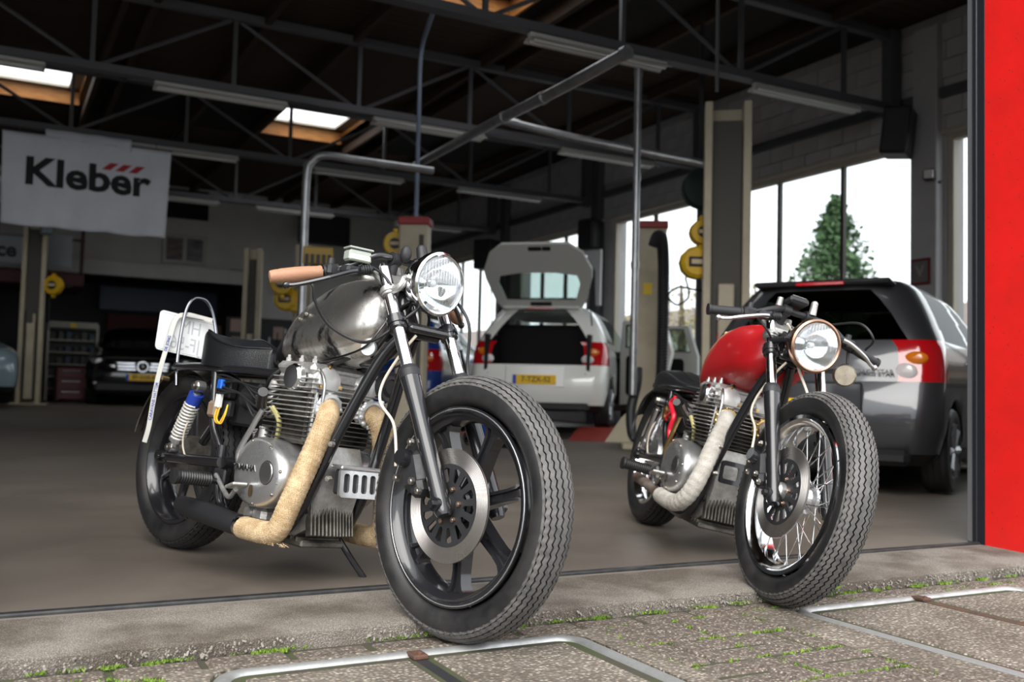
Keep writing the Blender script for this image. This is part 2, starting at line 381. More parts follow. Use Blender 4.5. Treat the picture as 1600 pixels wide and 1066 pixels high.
# galvanised rail hatches let into pebble slabs
galv = mat('galvanised rail', (.52, .53, .53), .42, .75, col2=(.34, .34, .33), nscale=14, rough2=.6, bump=.1, bscale=40)
rust = mat('rusty bracket', (.10, .045, .028), .8, col2=(.05, .03, .024), nscale=30, bump=.5, bscale=90)
def hatch(S_, hx0, hx1, hy1, cross, label, barcol):
    x0, x1, y0, y1 = S_; cx, cy = (x0+x1)/2, (y0+y1)/2; hy0 = hy1-.9
    t = thing('pit_hatch', label, 'hatch', (cx, cy, -.11), group='pit hatches in the yard')
    L = lambda pts: [(p[0]-cx, p[1]-cy) for p in pts]
    hcx, hcy, hw, hh = (hx0+hx1)/2, (hy0+hy1)/2, hx1-hx0, hy1-hy0
    mv = lambda pts: [(p[0]+hcx-cx, p[1]+hcy-cy) for p in pts]
    vs, fs = holed(L([(x0, y0), (x1, y0), (x1, y1), (x0, y1)]), [mv(rrect(hw, hh, .09, 8))], .062)
    b = MB(); b.add([v+V((0, 0, .029)) for v in vs], fs); b.build('surround_slab', slabmat, t)
    ring = mv(rrect(hw-.05, hh-.05, .07, 8)); b = MB()                 # half-round rail
    prof = [(.021*cos(a), .016*sin(a)) for a in [pi*i/8 for i in range(9)]]
    R = []; n_ = len(ring)
    for i in range(n_):
        p = V(ring[i]); q = (V(ring[(i+1) % n_])-V(ring[i-1])).normalized(); nn = V((q.y, -q.x))
        R.append([V((p.x+nn.x*u, p.y+nn.y*u, .048+w)) for u, w in prof])
    b.rings(R, False, False, True); b.build('rail', galv, t)
    xb = cross-cx
    for u0, u1 in ((hx0+.075-cx, xb-.03), (xb+.03, hx1-.075-cx)):
        b = MB(); b.box(((u0+u1)/2, hcy-cy, .026), (u1-u0, hh-.15, .062), bev=.006); b.build('cover_slab', slabmat, t)
    b = MB(); b.box((xb, hcy-cy, .045), (.034, hh-.09, .02), bev=.003); b.build('cross_bar', barcol, t)
    b = MB(); b.box((xb, hy1-.055-cy, .060), (.04, .055, .012), bev=.003); b.bolt((xb, hy1-.07-cy, .064), (0, 0, 1), .008); b.build('bracket', rust, t)
    b = MB(); b.box((0, 0, -.02), (x1-x0-.01, y1-y0-.01, .03)); b.build('pit_bottom', sand, t)
hatch(S1, .46, 1.455, 2.325, .965, 'pebble slab with curved galvanised rail below the cast-wheel motorcycle', mat('dark bar steel', (.05, .05, .055), .4, .5))
hatch(S2, 2.225, 3.33, 2.335, 2.79, 'pebble slab with curved galvanised rail right of the red motorcycle', rust)

# moss in the joints
moss = mat('bright moss', (.07, .14, .012), .9, col2=(.16, .25, .025), nscale=20)
b = MB()
def tuft(x, y, r, k, z=-.05):
    for _ in range(k):
        a = random.random()*6.28; d = r*random.random()**.7; px, py = x+d*cos(a), y+d*sin(a)*.45; h = random.uniform(.003, .011); w = random.uniform(.002, .005); t = random.random()*3.14
        b.add([(px-w*cos(t), py-w*sin(t), z), (px+w*cos(t), py+w*sin(t), z), (px+random.uniform(-.006, .006), py+random.uniform(-.006, .006), z+h)], [(0, 1, 2)])
for _ in range(90):
    x = random.uniform(-.2, 4.4); tuft(x, 2.446+random.uniform(-.006, .003), random.uniform(.01, .05), random.randint(5, 26))
for x in (.28, .36, .62, .66, 1.10, 1.33, 1.60, 1.82, 2.02, 2.62, 2.75, 2.95, 3.1, 3.3): tuft(x, 2.43, .03, 60)
for _ in range(70): tuft(1.535+.2625*random.randint(0, 2)+random.uniform(-.004, .004), random.uniform(1.6, 2.35), .018, 12, -.056)
for _ in range(46): tuft(random.uniform(1.54, 2.05), 2.343-.206*random.randint(0, 3), .02, 12, -.056)
for _ in range(60): tuft(random.uniform(-.2, .37), random.uniform(2.1, 2.36), .02, 14, -.052)
for _ in range(30): tuft(random.uniform(2.1, 4.3), 2.355, .025, 14, -.052)
for i in range(12):                                                # a few broad weed leaves by the red bike's tyre
    a = i*.9; c_ = V((2.50+.05*cos(a), 2.44+.012*sin(a*2), -.03)); d = V((cos(a), .3*sin(a), .15)); s_ = V((-sin(a), cos(a), .1))*.011
    b.add([c_, c_+d*.02+s_, c_+d*.045, c_+d*.02-s_], [(0, 1, 2, 3)])
tag(b.build('moss', moss, ang=180, fix=False), 'bright green moss growing in the paving joints', 'moss', kind='stuff')

# crumbled mortar lip along the threshold edge
b = MB(); random.seed(11)
for i in range(1500):
    x = random.uniform(-.4, 4.6)
    if noise.noise(V((x*3.1, 5, 0))) < -.22: continue
    s_ = random.uniform(.002, .0065); c_ = V((x, 2.446+random.uniform(-.006, .009), -.040+random.uniform(-.012, .020)))
    b.box(c_, (s_*random.uniform(1., 2.4), s_, s_*.9), (random.random()*3, random.random()*3, random.random()*3), s_*.28)
tag(b.build('mortar_crumbs', mat('pale crumbled mortar', (.29, .262, .23), .9, col2=(.13, .115, .10), nscale=30), ang=30, fix=False), 'pale crumbled mortar along the broken threshold edge', 'mortar', kind='stuff')
random.seed(5)
# doorway: red pier, black frame, steel guide, facade
b = MB(); b.box((4.26, 2.70, 2.6), (.86, .20, 5.3)); w = struct(b.build('wall_front', redp), 'red painted steel pier at the right of the doorway')
b = MB(); b.box((3.835, 2.596, 2.6), (.016, .016, 5.3), bev=.003); b.build('corner_strip', redp, w)
b = MB()
for i in range(90):
    y, z = random.uniform(2.62, 2.79), random.uniform(.05, 2.6); r = random.uniform(.0012, .0035)
    b.cyl((3.8315, y, z), (3.8295, y, z), r, r, 6)
b.build('rust_spots', redspot, w)
b = MB(); b.box((6.8, 2.70, 2.6), (4.2, .20, 5.3)); b.box((-.7, 2.70, 4.75), (9.1, .20, 1.1)); b.box((-.82, 2.70, 2.6), (.95, .2, 5.3)); b.box((-5.7, 2.70, 2.6), (.8, .2, 5.3)); struct(b.build('wall_facade', mat('grey facade render', (.28, .27, .26), .8, col2=(.24, .23, .22), nscale=3)), 'front wall around the doorway, with an added unseen left pier and second bay')  # unseen left pier, second bay and high lintel added to shape the light inside
b = MB(); b.box((3.857, 2.834, 2.6), (.05, .068, 5.3), bev=.004); b.box((3.840, 2.852, 2.6), (.02, .024, 5.3), bev=.004); struct(b.build('trim_4', mat('black door frame', (.012, .013, .017), .35)), 'black steel door frame beside the red pier')
b = MB(); b.box((3.870, 2.888, 2.45), (.045, .036, 4.9), bev=.006); b.box((3.857, 2.882, 2.45), (.02, .022, 4.9), bev=.003); struct(b.build('trim_5', mat('aluminium guide', (.55, .58, .62), .35, .9)), 'pale aluminium guide rail inside the door frame')

# right wall with its window bays
bays = [(3.4, 6.80, 3), (7.2, 10.35, 3), (10.85, 13.0, 2), (13.72, 16.15, 3), (17.05, 19.6, 3)]
ZB, ZT = .85, 3.42; WR = XR
b = MB(); edge = [2.85]+[v for y0, y1, _ in bays for v in (y0, y1)]+[YB]
for i in range(0, len(edge), 2): b.box((WR+.13, (edge[i]+edge[i+1])/2, (ZT-.3)/2), (.26, edge[i+1]-edge[i], ZT+.3))
b.box((WR+.13, (2.85+YB)/2, (ZB-.3)/2), (.26, YB-2.85, ZB+.3)); wr = struct(b.build('wall_right', blockw), 'dark grey block wall above the long row of windows')
bl = MB(); bl.box((0, 0, 0), (.035, .392, .192), bev=.004); bproto = bl.build('block', blockw, wr); fb = True
for r in range(7):
    z = ZT+.10+.2*r
    if r == 2: continue
    y = 4.2+(.2 if r % 2 else 0)
    while y < YB-.2:
        o = bproto if fb else bproto.copy()
        if not fb: COL.objects.link(o); o.parent = wr
        fb = False; o.location = (WR-.008+random.uniform(-.002, .002), y, z); y += .4
b = MB(); b.box((WR+.13, (2.85+YB)/2, (ZT+4.75)/2), (.24, YB-2.85, 4.75-ZT)); b.build('upper_wall', blockw, wr)
b = MB(); b.box((WR-.03, (2.85+YB)/2, 3.86), (.10, YB-2.85, .11), bev=.01); b.build('ledge', steelpaint, wr)
b = MB(); b.box((WR-.025, (2.85+YB)/2, ZT+.03), (.07, YB-2.85, .05), bev=.008); b.build('lintel_strip', framem, wr)
for i, (y0, y1, k) in enumerate(bays):
    t = bpy.data.objects.new('window_%d' % (i+1), None); COL.objects.link(t); t.location = (WR+.05, (y0+y1)/2, ZB); struct(t, 'tall workshop window bay, number %d counted from the doorway' % (i+1)) 
    w = y1-y0; h = ZT-ZB; b = MB()
    for s_ in (-1, 1): b.box((0, s_*(w/2-.035), h/2), (.09, .07, h), bev=.006)
    for z in (.035, h-.03): b.box((0, 0, z), (.09, w-.14, .06), bev=.006)
    b.build('frame', framem, t)
    for q in range(1, k):
        b = MB(); b.box((0, -w/2+w*q/k, h/2), (.06, .05, h-.1), bev=.004); b.build('mullion', darkframe, t)
    for q in range(k):
        b = MB(); b.box((.01, -w/2+w*(q+.5)/k, h/2), (.008, w/k-.05, h-.12)); b.build('pane', pane, t)
    b = MB(); b.box((-.05, 0, -.02), (.26, w, .04), bev=.006); b.build('sill', framem, t)
b = MB(); b.box((WR-.06, 6.99, 2.3), (.12, .30, 4.6), bev=.01); b.build('pier', blockw, wr)
for y in (10.6, 13.36, 16.6): 
    b = MB(); b.box((WR-.07, y, 2.3), (.14, .22, 4.6), bev=.01); b.build('pier', steelpaint, wr)

# left wall
b = MB(); b.box((XL-.1, 12, 2.4), (.2, 18.6, 4.8)); struct(b.build('wall_left', blockw), 'dark left workshop wall outside the view')
# back wall: full height on the right, a beam over a deep alcove on the left
b = MB(); b.box((6.8, YB+.1, 2.3), (4.0, .2, 4.9)); b.box((1.4, YB+.1, 3.75), (14.8-8., .2, 1.95)); b.box((-4., YB+.1, 2.3), (4., .2, 4.9)); wb = struct(b.build('wall_back', backw), 'pale plastered back wall above a dark alcove')
b = MB(); b.box((1.6, YB-.1, 2.90), (6.3, .22, .30), bev=.01); b.build('beam', backw, wb)
b = MB(); b.box((1.4, 24.3, 1.5), (8., .1, 3.2)); b.box((4.9, 22.7, 1.5), (.1, 3.2, 3.2)); b.box((-2.2, 22.7, 1.5), (.1, 3.2, 3.2)); b.box((1.4, 22.7, 2.98), (8, 3.3, .1)); b.build('alcove', mat('dark alcove wall', (.05, .05, .055), .8), wb)
b = MB(); b.box((3.15, 24.1, 1.35), (1.7, .2, 1.7), bev=.01); b.build('red_panel', mat('dark red panel', (.10, .012, .016), .6), wb)
b = MB(); b.box((4.5, 24.0, 1.85), (.75, .06, .42), bev=.01); b.build('notice_board', mat('cork board', (.42, .27, .20), .8), wb)
b = MB(); b.box((3.4, 23.9, 2.55), (2.6, .1, .55), bev=.02); b.build('blue_panel', mat('blue-grey panel', (.12, .14, .19), .5), wb)
b = MB(); b.box((4.62, YB-.02, 2.96), (.52, .06, .24), bev=.01)
for i in range(5): b.box((4.62, YB-.06, 2.87+.045*i), (.48, .02, .02))
b.build('vent_grille', mat('dark vent', (.02, .02, .022), .5), wb)
b = MB(); b.box((3.25, YB-.03, 4.35), (1.25, .08, .6), bev=.01); b.build('high_window', mat('dark window pane', (.012, .013, .016), .2), wb)
b = MB(); b.box((6.35, YB-.12, 4.1), (1.1, .3, .62), bev=.03); b.build('wall_heater', mat('dark heater', (.02, .02, .022), .5), wb)

# roof, rafters, skylights
sky = [(-.42, .98, 13.62, 15.72), (3.60, 5.02, 13.62, 15.75), (3.42, 4.86, 7.55, 9.42)]
rect = lambda x0, x1, y0, y1: [(x0, y0), (x1, y0), (x1, y1), (x0, y1)]
vs, fs = holed(rect(XL-.2, XR+.3, 2.6, YB+.2), [rect(*s_) for s_ in sky], .12)
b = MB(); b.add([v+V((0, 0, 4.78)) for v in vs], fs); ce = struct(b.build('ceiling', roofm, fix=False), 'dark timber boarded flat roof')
for x in [-5.2, -4.0, -2.8, -1.6, 1.35, 2.5, 5.45, 6.5, 7.6]:
    b = MB(); b.box((x, 11.8, 4.64), (.075, 18.2, .17), bev=.006); b.build('rafter', rafterm, ce)
for x in (-.5, 1.06, 3.5, 5.12):
    b = MB(); b.box((x, 11.8, 4.64), (.07, 18.2, .17), bev=.006); b.build('rafter', rafterm, ce)
bd = MB(); bd.box((0, 0, 0), (14.6, .145, .02), bev=.004); bp_ = None
for i in range(118):
    y = 3.0+.152*i
    if any(s_[2]-.1 < y < s_[3]+.1 for s_ in sky): continue
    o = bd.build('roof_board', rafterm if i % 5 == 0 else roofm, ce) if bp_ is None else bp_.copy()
    if bp_ is None: bp_ = o
    else: COL.objects.link(o); o.parent = ce
    o.location = (1.3, y, 4.712+random.uniform(-.002, .002))
skym = mat('milky skylight dome', (.9, .92, .94), .3, trans=.0)
nt = skym.node_tree; bs = nt.nodes['Principled BSDF']; tr = nt.nodes.new('ShaderNodeBsdfTranslucent'); tr.inputs['Color'].default_value = (.95, .97, 1, 1)
tt = nt.nodes.new('ShaderNodeBsdfTransparent'); a1 = nt.nodes.new('ShaderNodeMixShader'); a1.inputs[0].default_value = .75
nt.links.new(tr.outputs[0], a1.inputs[1]); nt.links.new(tt.outputs[0], a1.inputs[2]); nt.links.new(a1.outputs[0], nt.nodes['Material Output'].inputs['Surface'])
for i, (x0, x1, y0, y1) in enumerate(sky):
    t = bpy.data.objects.new('window_%d' % (i+6), None); COL.objects.link(t); t.location = ((x0+x1)/2, (y0+y1)/2, 4.72)
    struct(t, ['skylight in a pine shaft above the white banner', 'skylight in a pine shaft at the middle of the roof', 'skylight in a pine shaft close to the doorway'][i])
    w, l = x1-x0, y1-y0; dz = .20
    for s_ in (-1, 1):
        b = MB(); b.prism([(-l/2, 0), (l/2, 0), (l/2-.03, dz), (-l/2+.05, dz)], (s_*w/2, 0, 0), (0, 1, 0), (0, 0, 1), (s_*.03, 0, 0)); b.build('shaft_board', pine, t)
    b = MB(); b.add([(-w/2, -l/2, 0), (w/2, -l/2, 0), (w/2, -l/2+.05, dz), (-w/2, -l/2+.05, dz), (-w/2, -l/2-.03, 0), (w/2, -l/2-.03, 0), (w/2, -l/2+.02, dz), (-w/2, -l/2+.02, dz)], [(0, 1, 2, 3), (4, 7, 6, 5), (0, 4, 5, 1), (3, 2, 6, 7), (0, 3, 7, 4), (1, 5, 6, 2)]); b.build('shaft_board', pine, t)
    b = MB(); b.add([(-w/2, l/2, 0), (w/2, l/2, 0), (w/2, l/2-.03, dz), (-w/2, l/2-.03, dz), (-w/2, l/2+.04, 0), (w/2, l/2+.04, 0), (w/2, l/2+.01, dz), (-w/2, l/2+.01, dz)], [(0, 3, 2, 1), (4, 5, 6, 7), (0, 1, 5, 4), (3, 7, 6, 2), (0, 4, 7, 3), (1, 2, 6, 5)]); b.build('shaft_board', pine, t)
    b = MB()
    for s_ in (-1, 1): b.box((s_*(w/2-.08), 0, dz+.02), (.16, l-.06, .04))
    b.box((0, l/2-.08, dz+.02), (w, .14, .04)); b.box((0, -l/2+.10, dz+.02), (w, .1, .04)); b.build('sash', framem, t)
    b = MB(); b.box((0, 0, dz+.05), (w-.30, l-.22, .015)); b.build('pane', skym, t)

# roof trusses, each a thing with chords, posts and braces
for i, y in enumerate((7.35, 10.6, 13.5, 16.95)):
    t = thing('roof_truss', 'grey steel roof truss, %s' % ['nearest to the doorway', 'carrying the row of lamps above the raw metal motorcycle', 'behind the white banner', 'farthest one near the back wall'][i], 'truss', (1.3, y, 3.76), group='roof trusses')
    X0, X1 = XL-1.3, XR-.15-1.3
    b = MB(); b.box(((X0+X1)/2, -.05, .035), (X1-X0, .008, .08)); b.box(((X0+X1)/2, .05, .035), (X1-X0, .008, .08)); b.box(((X0+X1)/2, 0, -.004), (X1-X0, .14, .008)); b.build('bottom_chord', steelpaint, t)
    b = MB(); b.box(((X0+X1)/2, 0, .83), (X1-X0, .10, .09), bev=.005); b.build('top_chord', steelpaint, t)
    nodes = [.76-1.3+1.405*k for k in range(-4, 7)]
    for k, x in enumerate(nodes):
        if not X0 < x < X1: continue
        b = MB(); b.box((x, 0, .42), (.045, .04, .80)); b.build('post', steelpaint, t)
        if k % 2 == 0:
            for s_ in (-1, 1):
                if X0 < x+s_*1.405 < X1: b = MB(); b.tube([(x+s_*.06, 0, .06), (x+s_*1.35, 0, .78)], .022, 6, 1); b.build('brace', steelpaint, t)
    b = MB(); b.box((X1-.05, 0, .42), (.14, .14, .95)); b.build('end_plate', steelpaint, t)

# fluorescent lamps, switched off
lampm = mat('fluorescent lamp housing', (.50, .49, .47), .45); tubem = mat('unlit fluorescent tube', (.75, .76, .76), .25)
lp = [(-1.10, .34, 10.42), (1.36, 2.75, 10.42), (3.75, 5.18, 10.42), (6.27, 7.72, 10.66), (1.45, 2.86, 13.62), (3.92, 5.28, 13.58), (6.19, 7.65, 13.62), (4.0, 5.47, 7.2), (6.55, 8.02, 7.25), (-.5, .9, 16.8), (3.92, 5.31, 16.74), (6.49, 7.85, 17.1), (1.9, 3.3, 16.8)]
names = ['left of the big skylight edge, above the banner', 'long one above the raw metal motorcycle tank', 'beside the middle skylight', 'on the right half of the second truss', 'just right of the banner top', 'hanging right of the grey bent pipe', 'above the open white tailgate', 'nearest lamp, at the top beside the galvanised duct', 'nearest lamp on the right, above the dark car', 'far lamp behind the banner', 'far lamp above the back wall heater', 'far lamp in front of the back corner', 'far lamp half hidden behind the banner edge']
lamp0 = None
for (x0, x1, y), nm in zip(lp, names):
    if lamp0 is None:
        t = thing('fluorescent_lamp', 'x', 'lamp'); b = MB(); b.box((0, 0, .045), (1.42, .06, .05), bev=.006); b.build('housing', lampm, t)
        b = MB(); b.prism([(-.10, 0), (-.06, .025), (.06, .025), (.10, 0), (.095, -.004), (.057, .018), (-.057, .018), (-.095, -.004)], (-.71, 0, 0), (0, 1, 0), (0, 0, 1), (1.42, 0, 0)); b.build('reflector', lampm, t)
        for s_ in (-1, 1): b = MB(); b.cyl((-.68, s_*.035, 0), (.68, s_*.035, 0), .013, n=10); b.build('tube', tubem, t)
        lamp0 = t
    else: t = copy_tree(lamp0)
    y = min((7.35, 10.6, 13.5, 16.95), key=lambda q: abs(q-y)); t.location = ((x0+x1)/2, y, 3.682); t.scale = ((x1-x0)/1.42, 1, 1); tag(t, 'unlit fluorescent lamp '+nm, 'lamp', 'fluorescent lamps on the trusses')
# ================================================================== motorcycles
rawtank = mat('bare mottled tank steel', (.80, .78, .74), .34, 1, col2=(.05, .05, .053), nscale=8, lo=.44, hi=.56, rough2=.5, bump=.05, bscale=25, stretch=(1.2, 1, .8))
nt = rawtank.node_tree; L_ = nt.links.new; nz = [n for n in nt.nodes if n.bl_idname == 'ShaderNodeTexNoise'][0]     # steel mottle, thicker to the rear; bright sky reflection painted into the front
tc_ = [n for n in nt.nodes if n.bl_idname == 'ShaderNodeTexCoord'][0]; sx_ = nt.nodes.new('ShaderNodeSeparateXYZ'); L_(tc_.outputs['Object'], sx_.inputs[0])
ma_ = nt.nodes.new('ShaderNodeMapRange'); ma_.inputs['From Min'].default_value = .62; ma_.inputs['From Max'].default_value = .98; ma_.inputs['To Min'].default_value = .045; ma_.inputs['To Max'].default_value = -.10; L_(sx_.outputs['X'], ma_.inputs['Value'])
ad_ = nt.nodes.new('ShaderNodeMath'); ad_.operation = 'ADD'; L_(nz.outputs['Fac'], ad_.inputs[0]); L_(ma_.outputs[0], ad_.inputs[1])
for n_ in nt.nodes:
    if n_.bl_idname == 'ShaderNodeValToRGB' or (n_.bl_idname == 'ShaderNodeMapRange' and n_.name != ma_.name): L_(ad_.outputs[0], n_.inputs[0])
redtank = mat('satin red paint', (.42, .008, .012), .42, col2=(.37, .007, .010), nscale=6, coat=.15)
leather = mat('black seat leather', (.009, .0095, .011), .33, bump=.25, bscale=260)
tanwrap = weave('tan exhaust wrap', (.62, .47, .29), (.34, .23, .12))
whitewrap = weave('off-white exhaust wrap', (.55, .53, .49), (.36, .33, .29), 300.)
cork = mat('tan rubber grip', (.37, .19, .115), .6, col2=(.33, .165, .098), nscale=12, bump=.15, bscale=120)
gripblk = mat('black rubber grip', (.015, .015, .016), .6, bump=.2, bscale=200)
lensm = pane_mat('headlight glass', (.97, .98, .99), .07)
reflm = mat('headlight reflector', (.92, .93, .95), .10, 1)
springw = mat('pale spring steel', (.62, .60, .56), .4, .2)
whitep = mat('white plastic', (.75, .75, .74), .4); cream = mat('cream cable sheath', (.62, .55, .45), .5)
rotor = mat('ground brake disc', (.66, .63, .60), .27, 1, col2=(.50, .47, .45), nscale=9, rough2=.38)
copper = mat('copper headlight rim', (.46, .26, .17), .3, 1, col2=(.30, .19, .14), nscale=10)
redhose = mat('red hose', (.52, .012, .03), .35); yel = mat('yellow wire', (.75, .50, .03), .5); orange = mat('orange wire', (.7, .2, .03), .5)
bluep = mat('blue plastic', (.01, .11, .50), .4); rustm = mat('brown rusted pipe', (.16, .09, .06), .6, .6, col2=(.30, .27, .24), nscale=20)
plate_w = mat('white enamel plate', (.72, .73, .73), .35); lcd = mat('reservoir fluid', (.50, .53, .44), .25)
strapm = mat('white lanyard cloth', (.55, .54, .50), .8); lanyblue = mat('blue lanyard print', (.03, .06, .30), .7)
inkgrey = mat('embossed grey edge', (.46, .47, .48), .4)

def tyre(c, R, rb, w, n=282, tread_deg=64, ribs=7, zig=.0030):
    """tyre about the y axis at c, with zigzag-grooved ribs and a toothed shoulder"""
    rc, hh = (R+rb)/2, (R-rb)/2; prof = []                     # (phi, depth, zigzag flag, tooth flag, tread)
    td = radians(tread_deg)
    for i in range(13): prof.append((radians(-152)+(radians(152)-td-.20)*i/12, 0, 0, 0, 0))
    for k, a in enumerate((-td-.16, -td-.12, -td-.04, -td)): prof.append((a, 0, 0, 1 if k in (1, 2) else 0, 1))
    for k in range(ribs):
        a0 = -td+2*td*k/ribs; a1 = -td+2*td*(k+1)/ribs; d = a1-a0
        prof += [(a0+d*.06, .0060, 1, 0, 0), (a0+d*.13, .0, 1, 0, 1), (a0+d*.5, .0, 0, 0, 1), (a1-d*.13, .0, 1, 0, 1), (a1-d*.06, .0060, 1, 0, 0)]
    for k, a in enumerate((td, td+.04, td+.12, td+.16)): prof.append((a, 0, 0, 1 if k in (1, 2) else 0, 1))
    for i in range(13): prof.append((td+.20+(radians(152)-td-.20)*i/12, 0, 0, 0, 0))
    e = 2/2.25; b = MB(); m = len(prof); c = V(c)
    for j in range(n):
        a = 2*pi*j/n; z = zig*(j % 3-1); tooth = .0045 if (j//2) % 2 else 0.
        ca, sa = cos(a), sin(a)
        for ph, dp, zf, tf, _ in prof:
            cs, sn = cos(ph), sin(ph); cs = abs(cs)**e*(1 if cs > 0 else -1); sn = abs(sn)**e*(1 if sn > 0 else -1)
            rr = rc+(hh-dp-(tooth if tf else 0))*cs; y = (w-dp*.5-(tooth*.6 if tf else 0))*sn+(z if zf else 0)
            b.v.append((c.x+rr*ca, c.y+y, c.z+rr*sa))
    for j in range(n):
        for k in range(m-1):
            b.f.append((j*m+k, j*m+k+1, ((j+1) % n)*m+k+1, ((j+1) % n)*m+k)); b.m.append(1 if prof[k][4] and prof[k+1][4] else 0)
    return b
def loft_tank(st, n=32, low=.36, ex=2.5, ey=2.2, under=.22):
    R = []
    for x, zt, zb, hw in st:
        zm = zb+low*(zt-zb); ring = []
        for j in range(n):
            a = 2*pi*j/n; ca, sa = cos(a), sin(a); e1 = ex if sa > 0 else 3.2
            y = hw*abs(ca)**(2/e1)*(1 if ca > 0 else -1)
            z = zm+((zt-zm)*abs(sa)**(2/ey) if sa > 0 else -(zm-zb)*abs(sa)**(2/2.6))
            if sa < 0: y *= 1-under*abs(sa)
            ring.append(V((x, y, z)))
        R.append(ring)
    out = []
    for i in range(len(R)-1):
        for k in range(4):
            t = k/4; p0, p1, p2, p3 = R[max(0, i-1)], R[i], R[i+1], R[min(len(R)-1, i+2)]
            out.append([.5*((2*p1[j])+(p2[j]-p0[j])*t+(2*p0[j]-5*p1[j]+4*p2[j]-p3[j])*t*t+(3*p1[j]-p0[j]-3*p2[j]+p3[j])*t**3) for j in range(n)])
    out.append(R[-1]); return MB().rings(out, True, True)
def seat_mesh(st):
    """st: x, half width, wall top z, dish depth, bottom z"""
    us = [-1, -1, -.985, -.93, -.8, -.55, -.25, 0, .25, .55, .8, .93, .985, 1, 1]; R = []
    for x, hw, zt, dish, zb in st:
        r = []
        for k, u in enumerate(us):
            if k in (0, len(us)-1): z = zb
            elif abs(u) == 1: z = zt-.022
            elif abs(u) > .98: z = zt-.008
            elif abs(u) > .9: z = zt
            else: z = zt-dish*(1-(u/.93)**2)
            r.append(V((x, hw*u*(1.02 if k in (1, 13) else 1), z)))
        R.append(r)
    out = []
    for i in range(len(R)-1):
        for k in range(4):
            t = k/4; p0, p1, p2, p3 = R[max(0, i-1)], R[i], R[i+1], R[min(len(R)-1, i+2)]
            out.append([.5*((2*p1[j])+(p2[j]-p0[j])*t+(2*p0[j]-5*p1[j]+4*p2[j]-p3[j])*t*t+(3*p1[j]-p0[j]-3*p2[j]+p3[j])*t**3) for j in range(len(us))])
    out.append(R[-1]); return MB().rings(out, True, True)

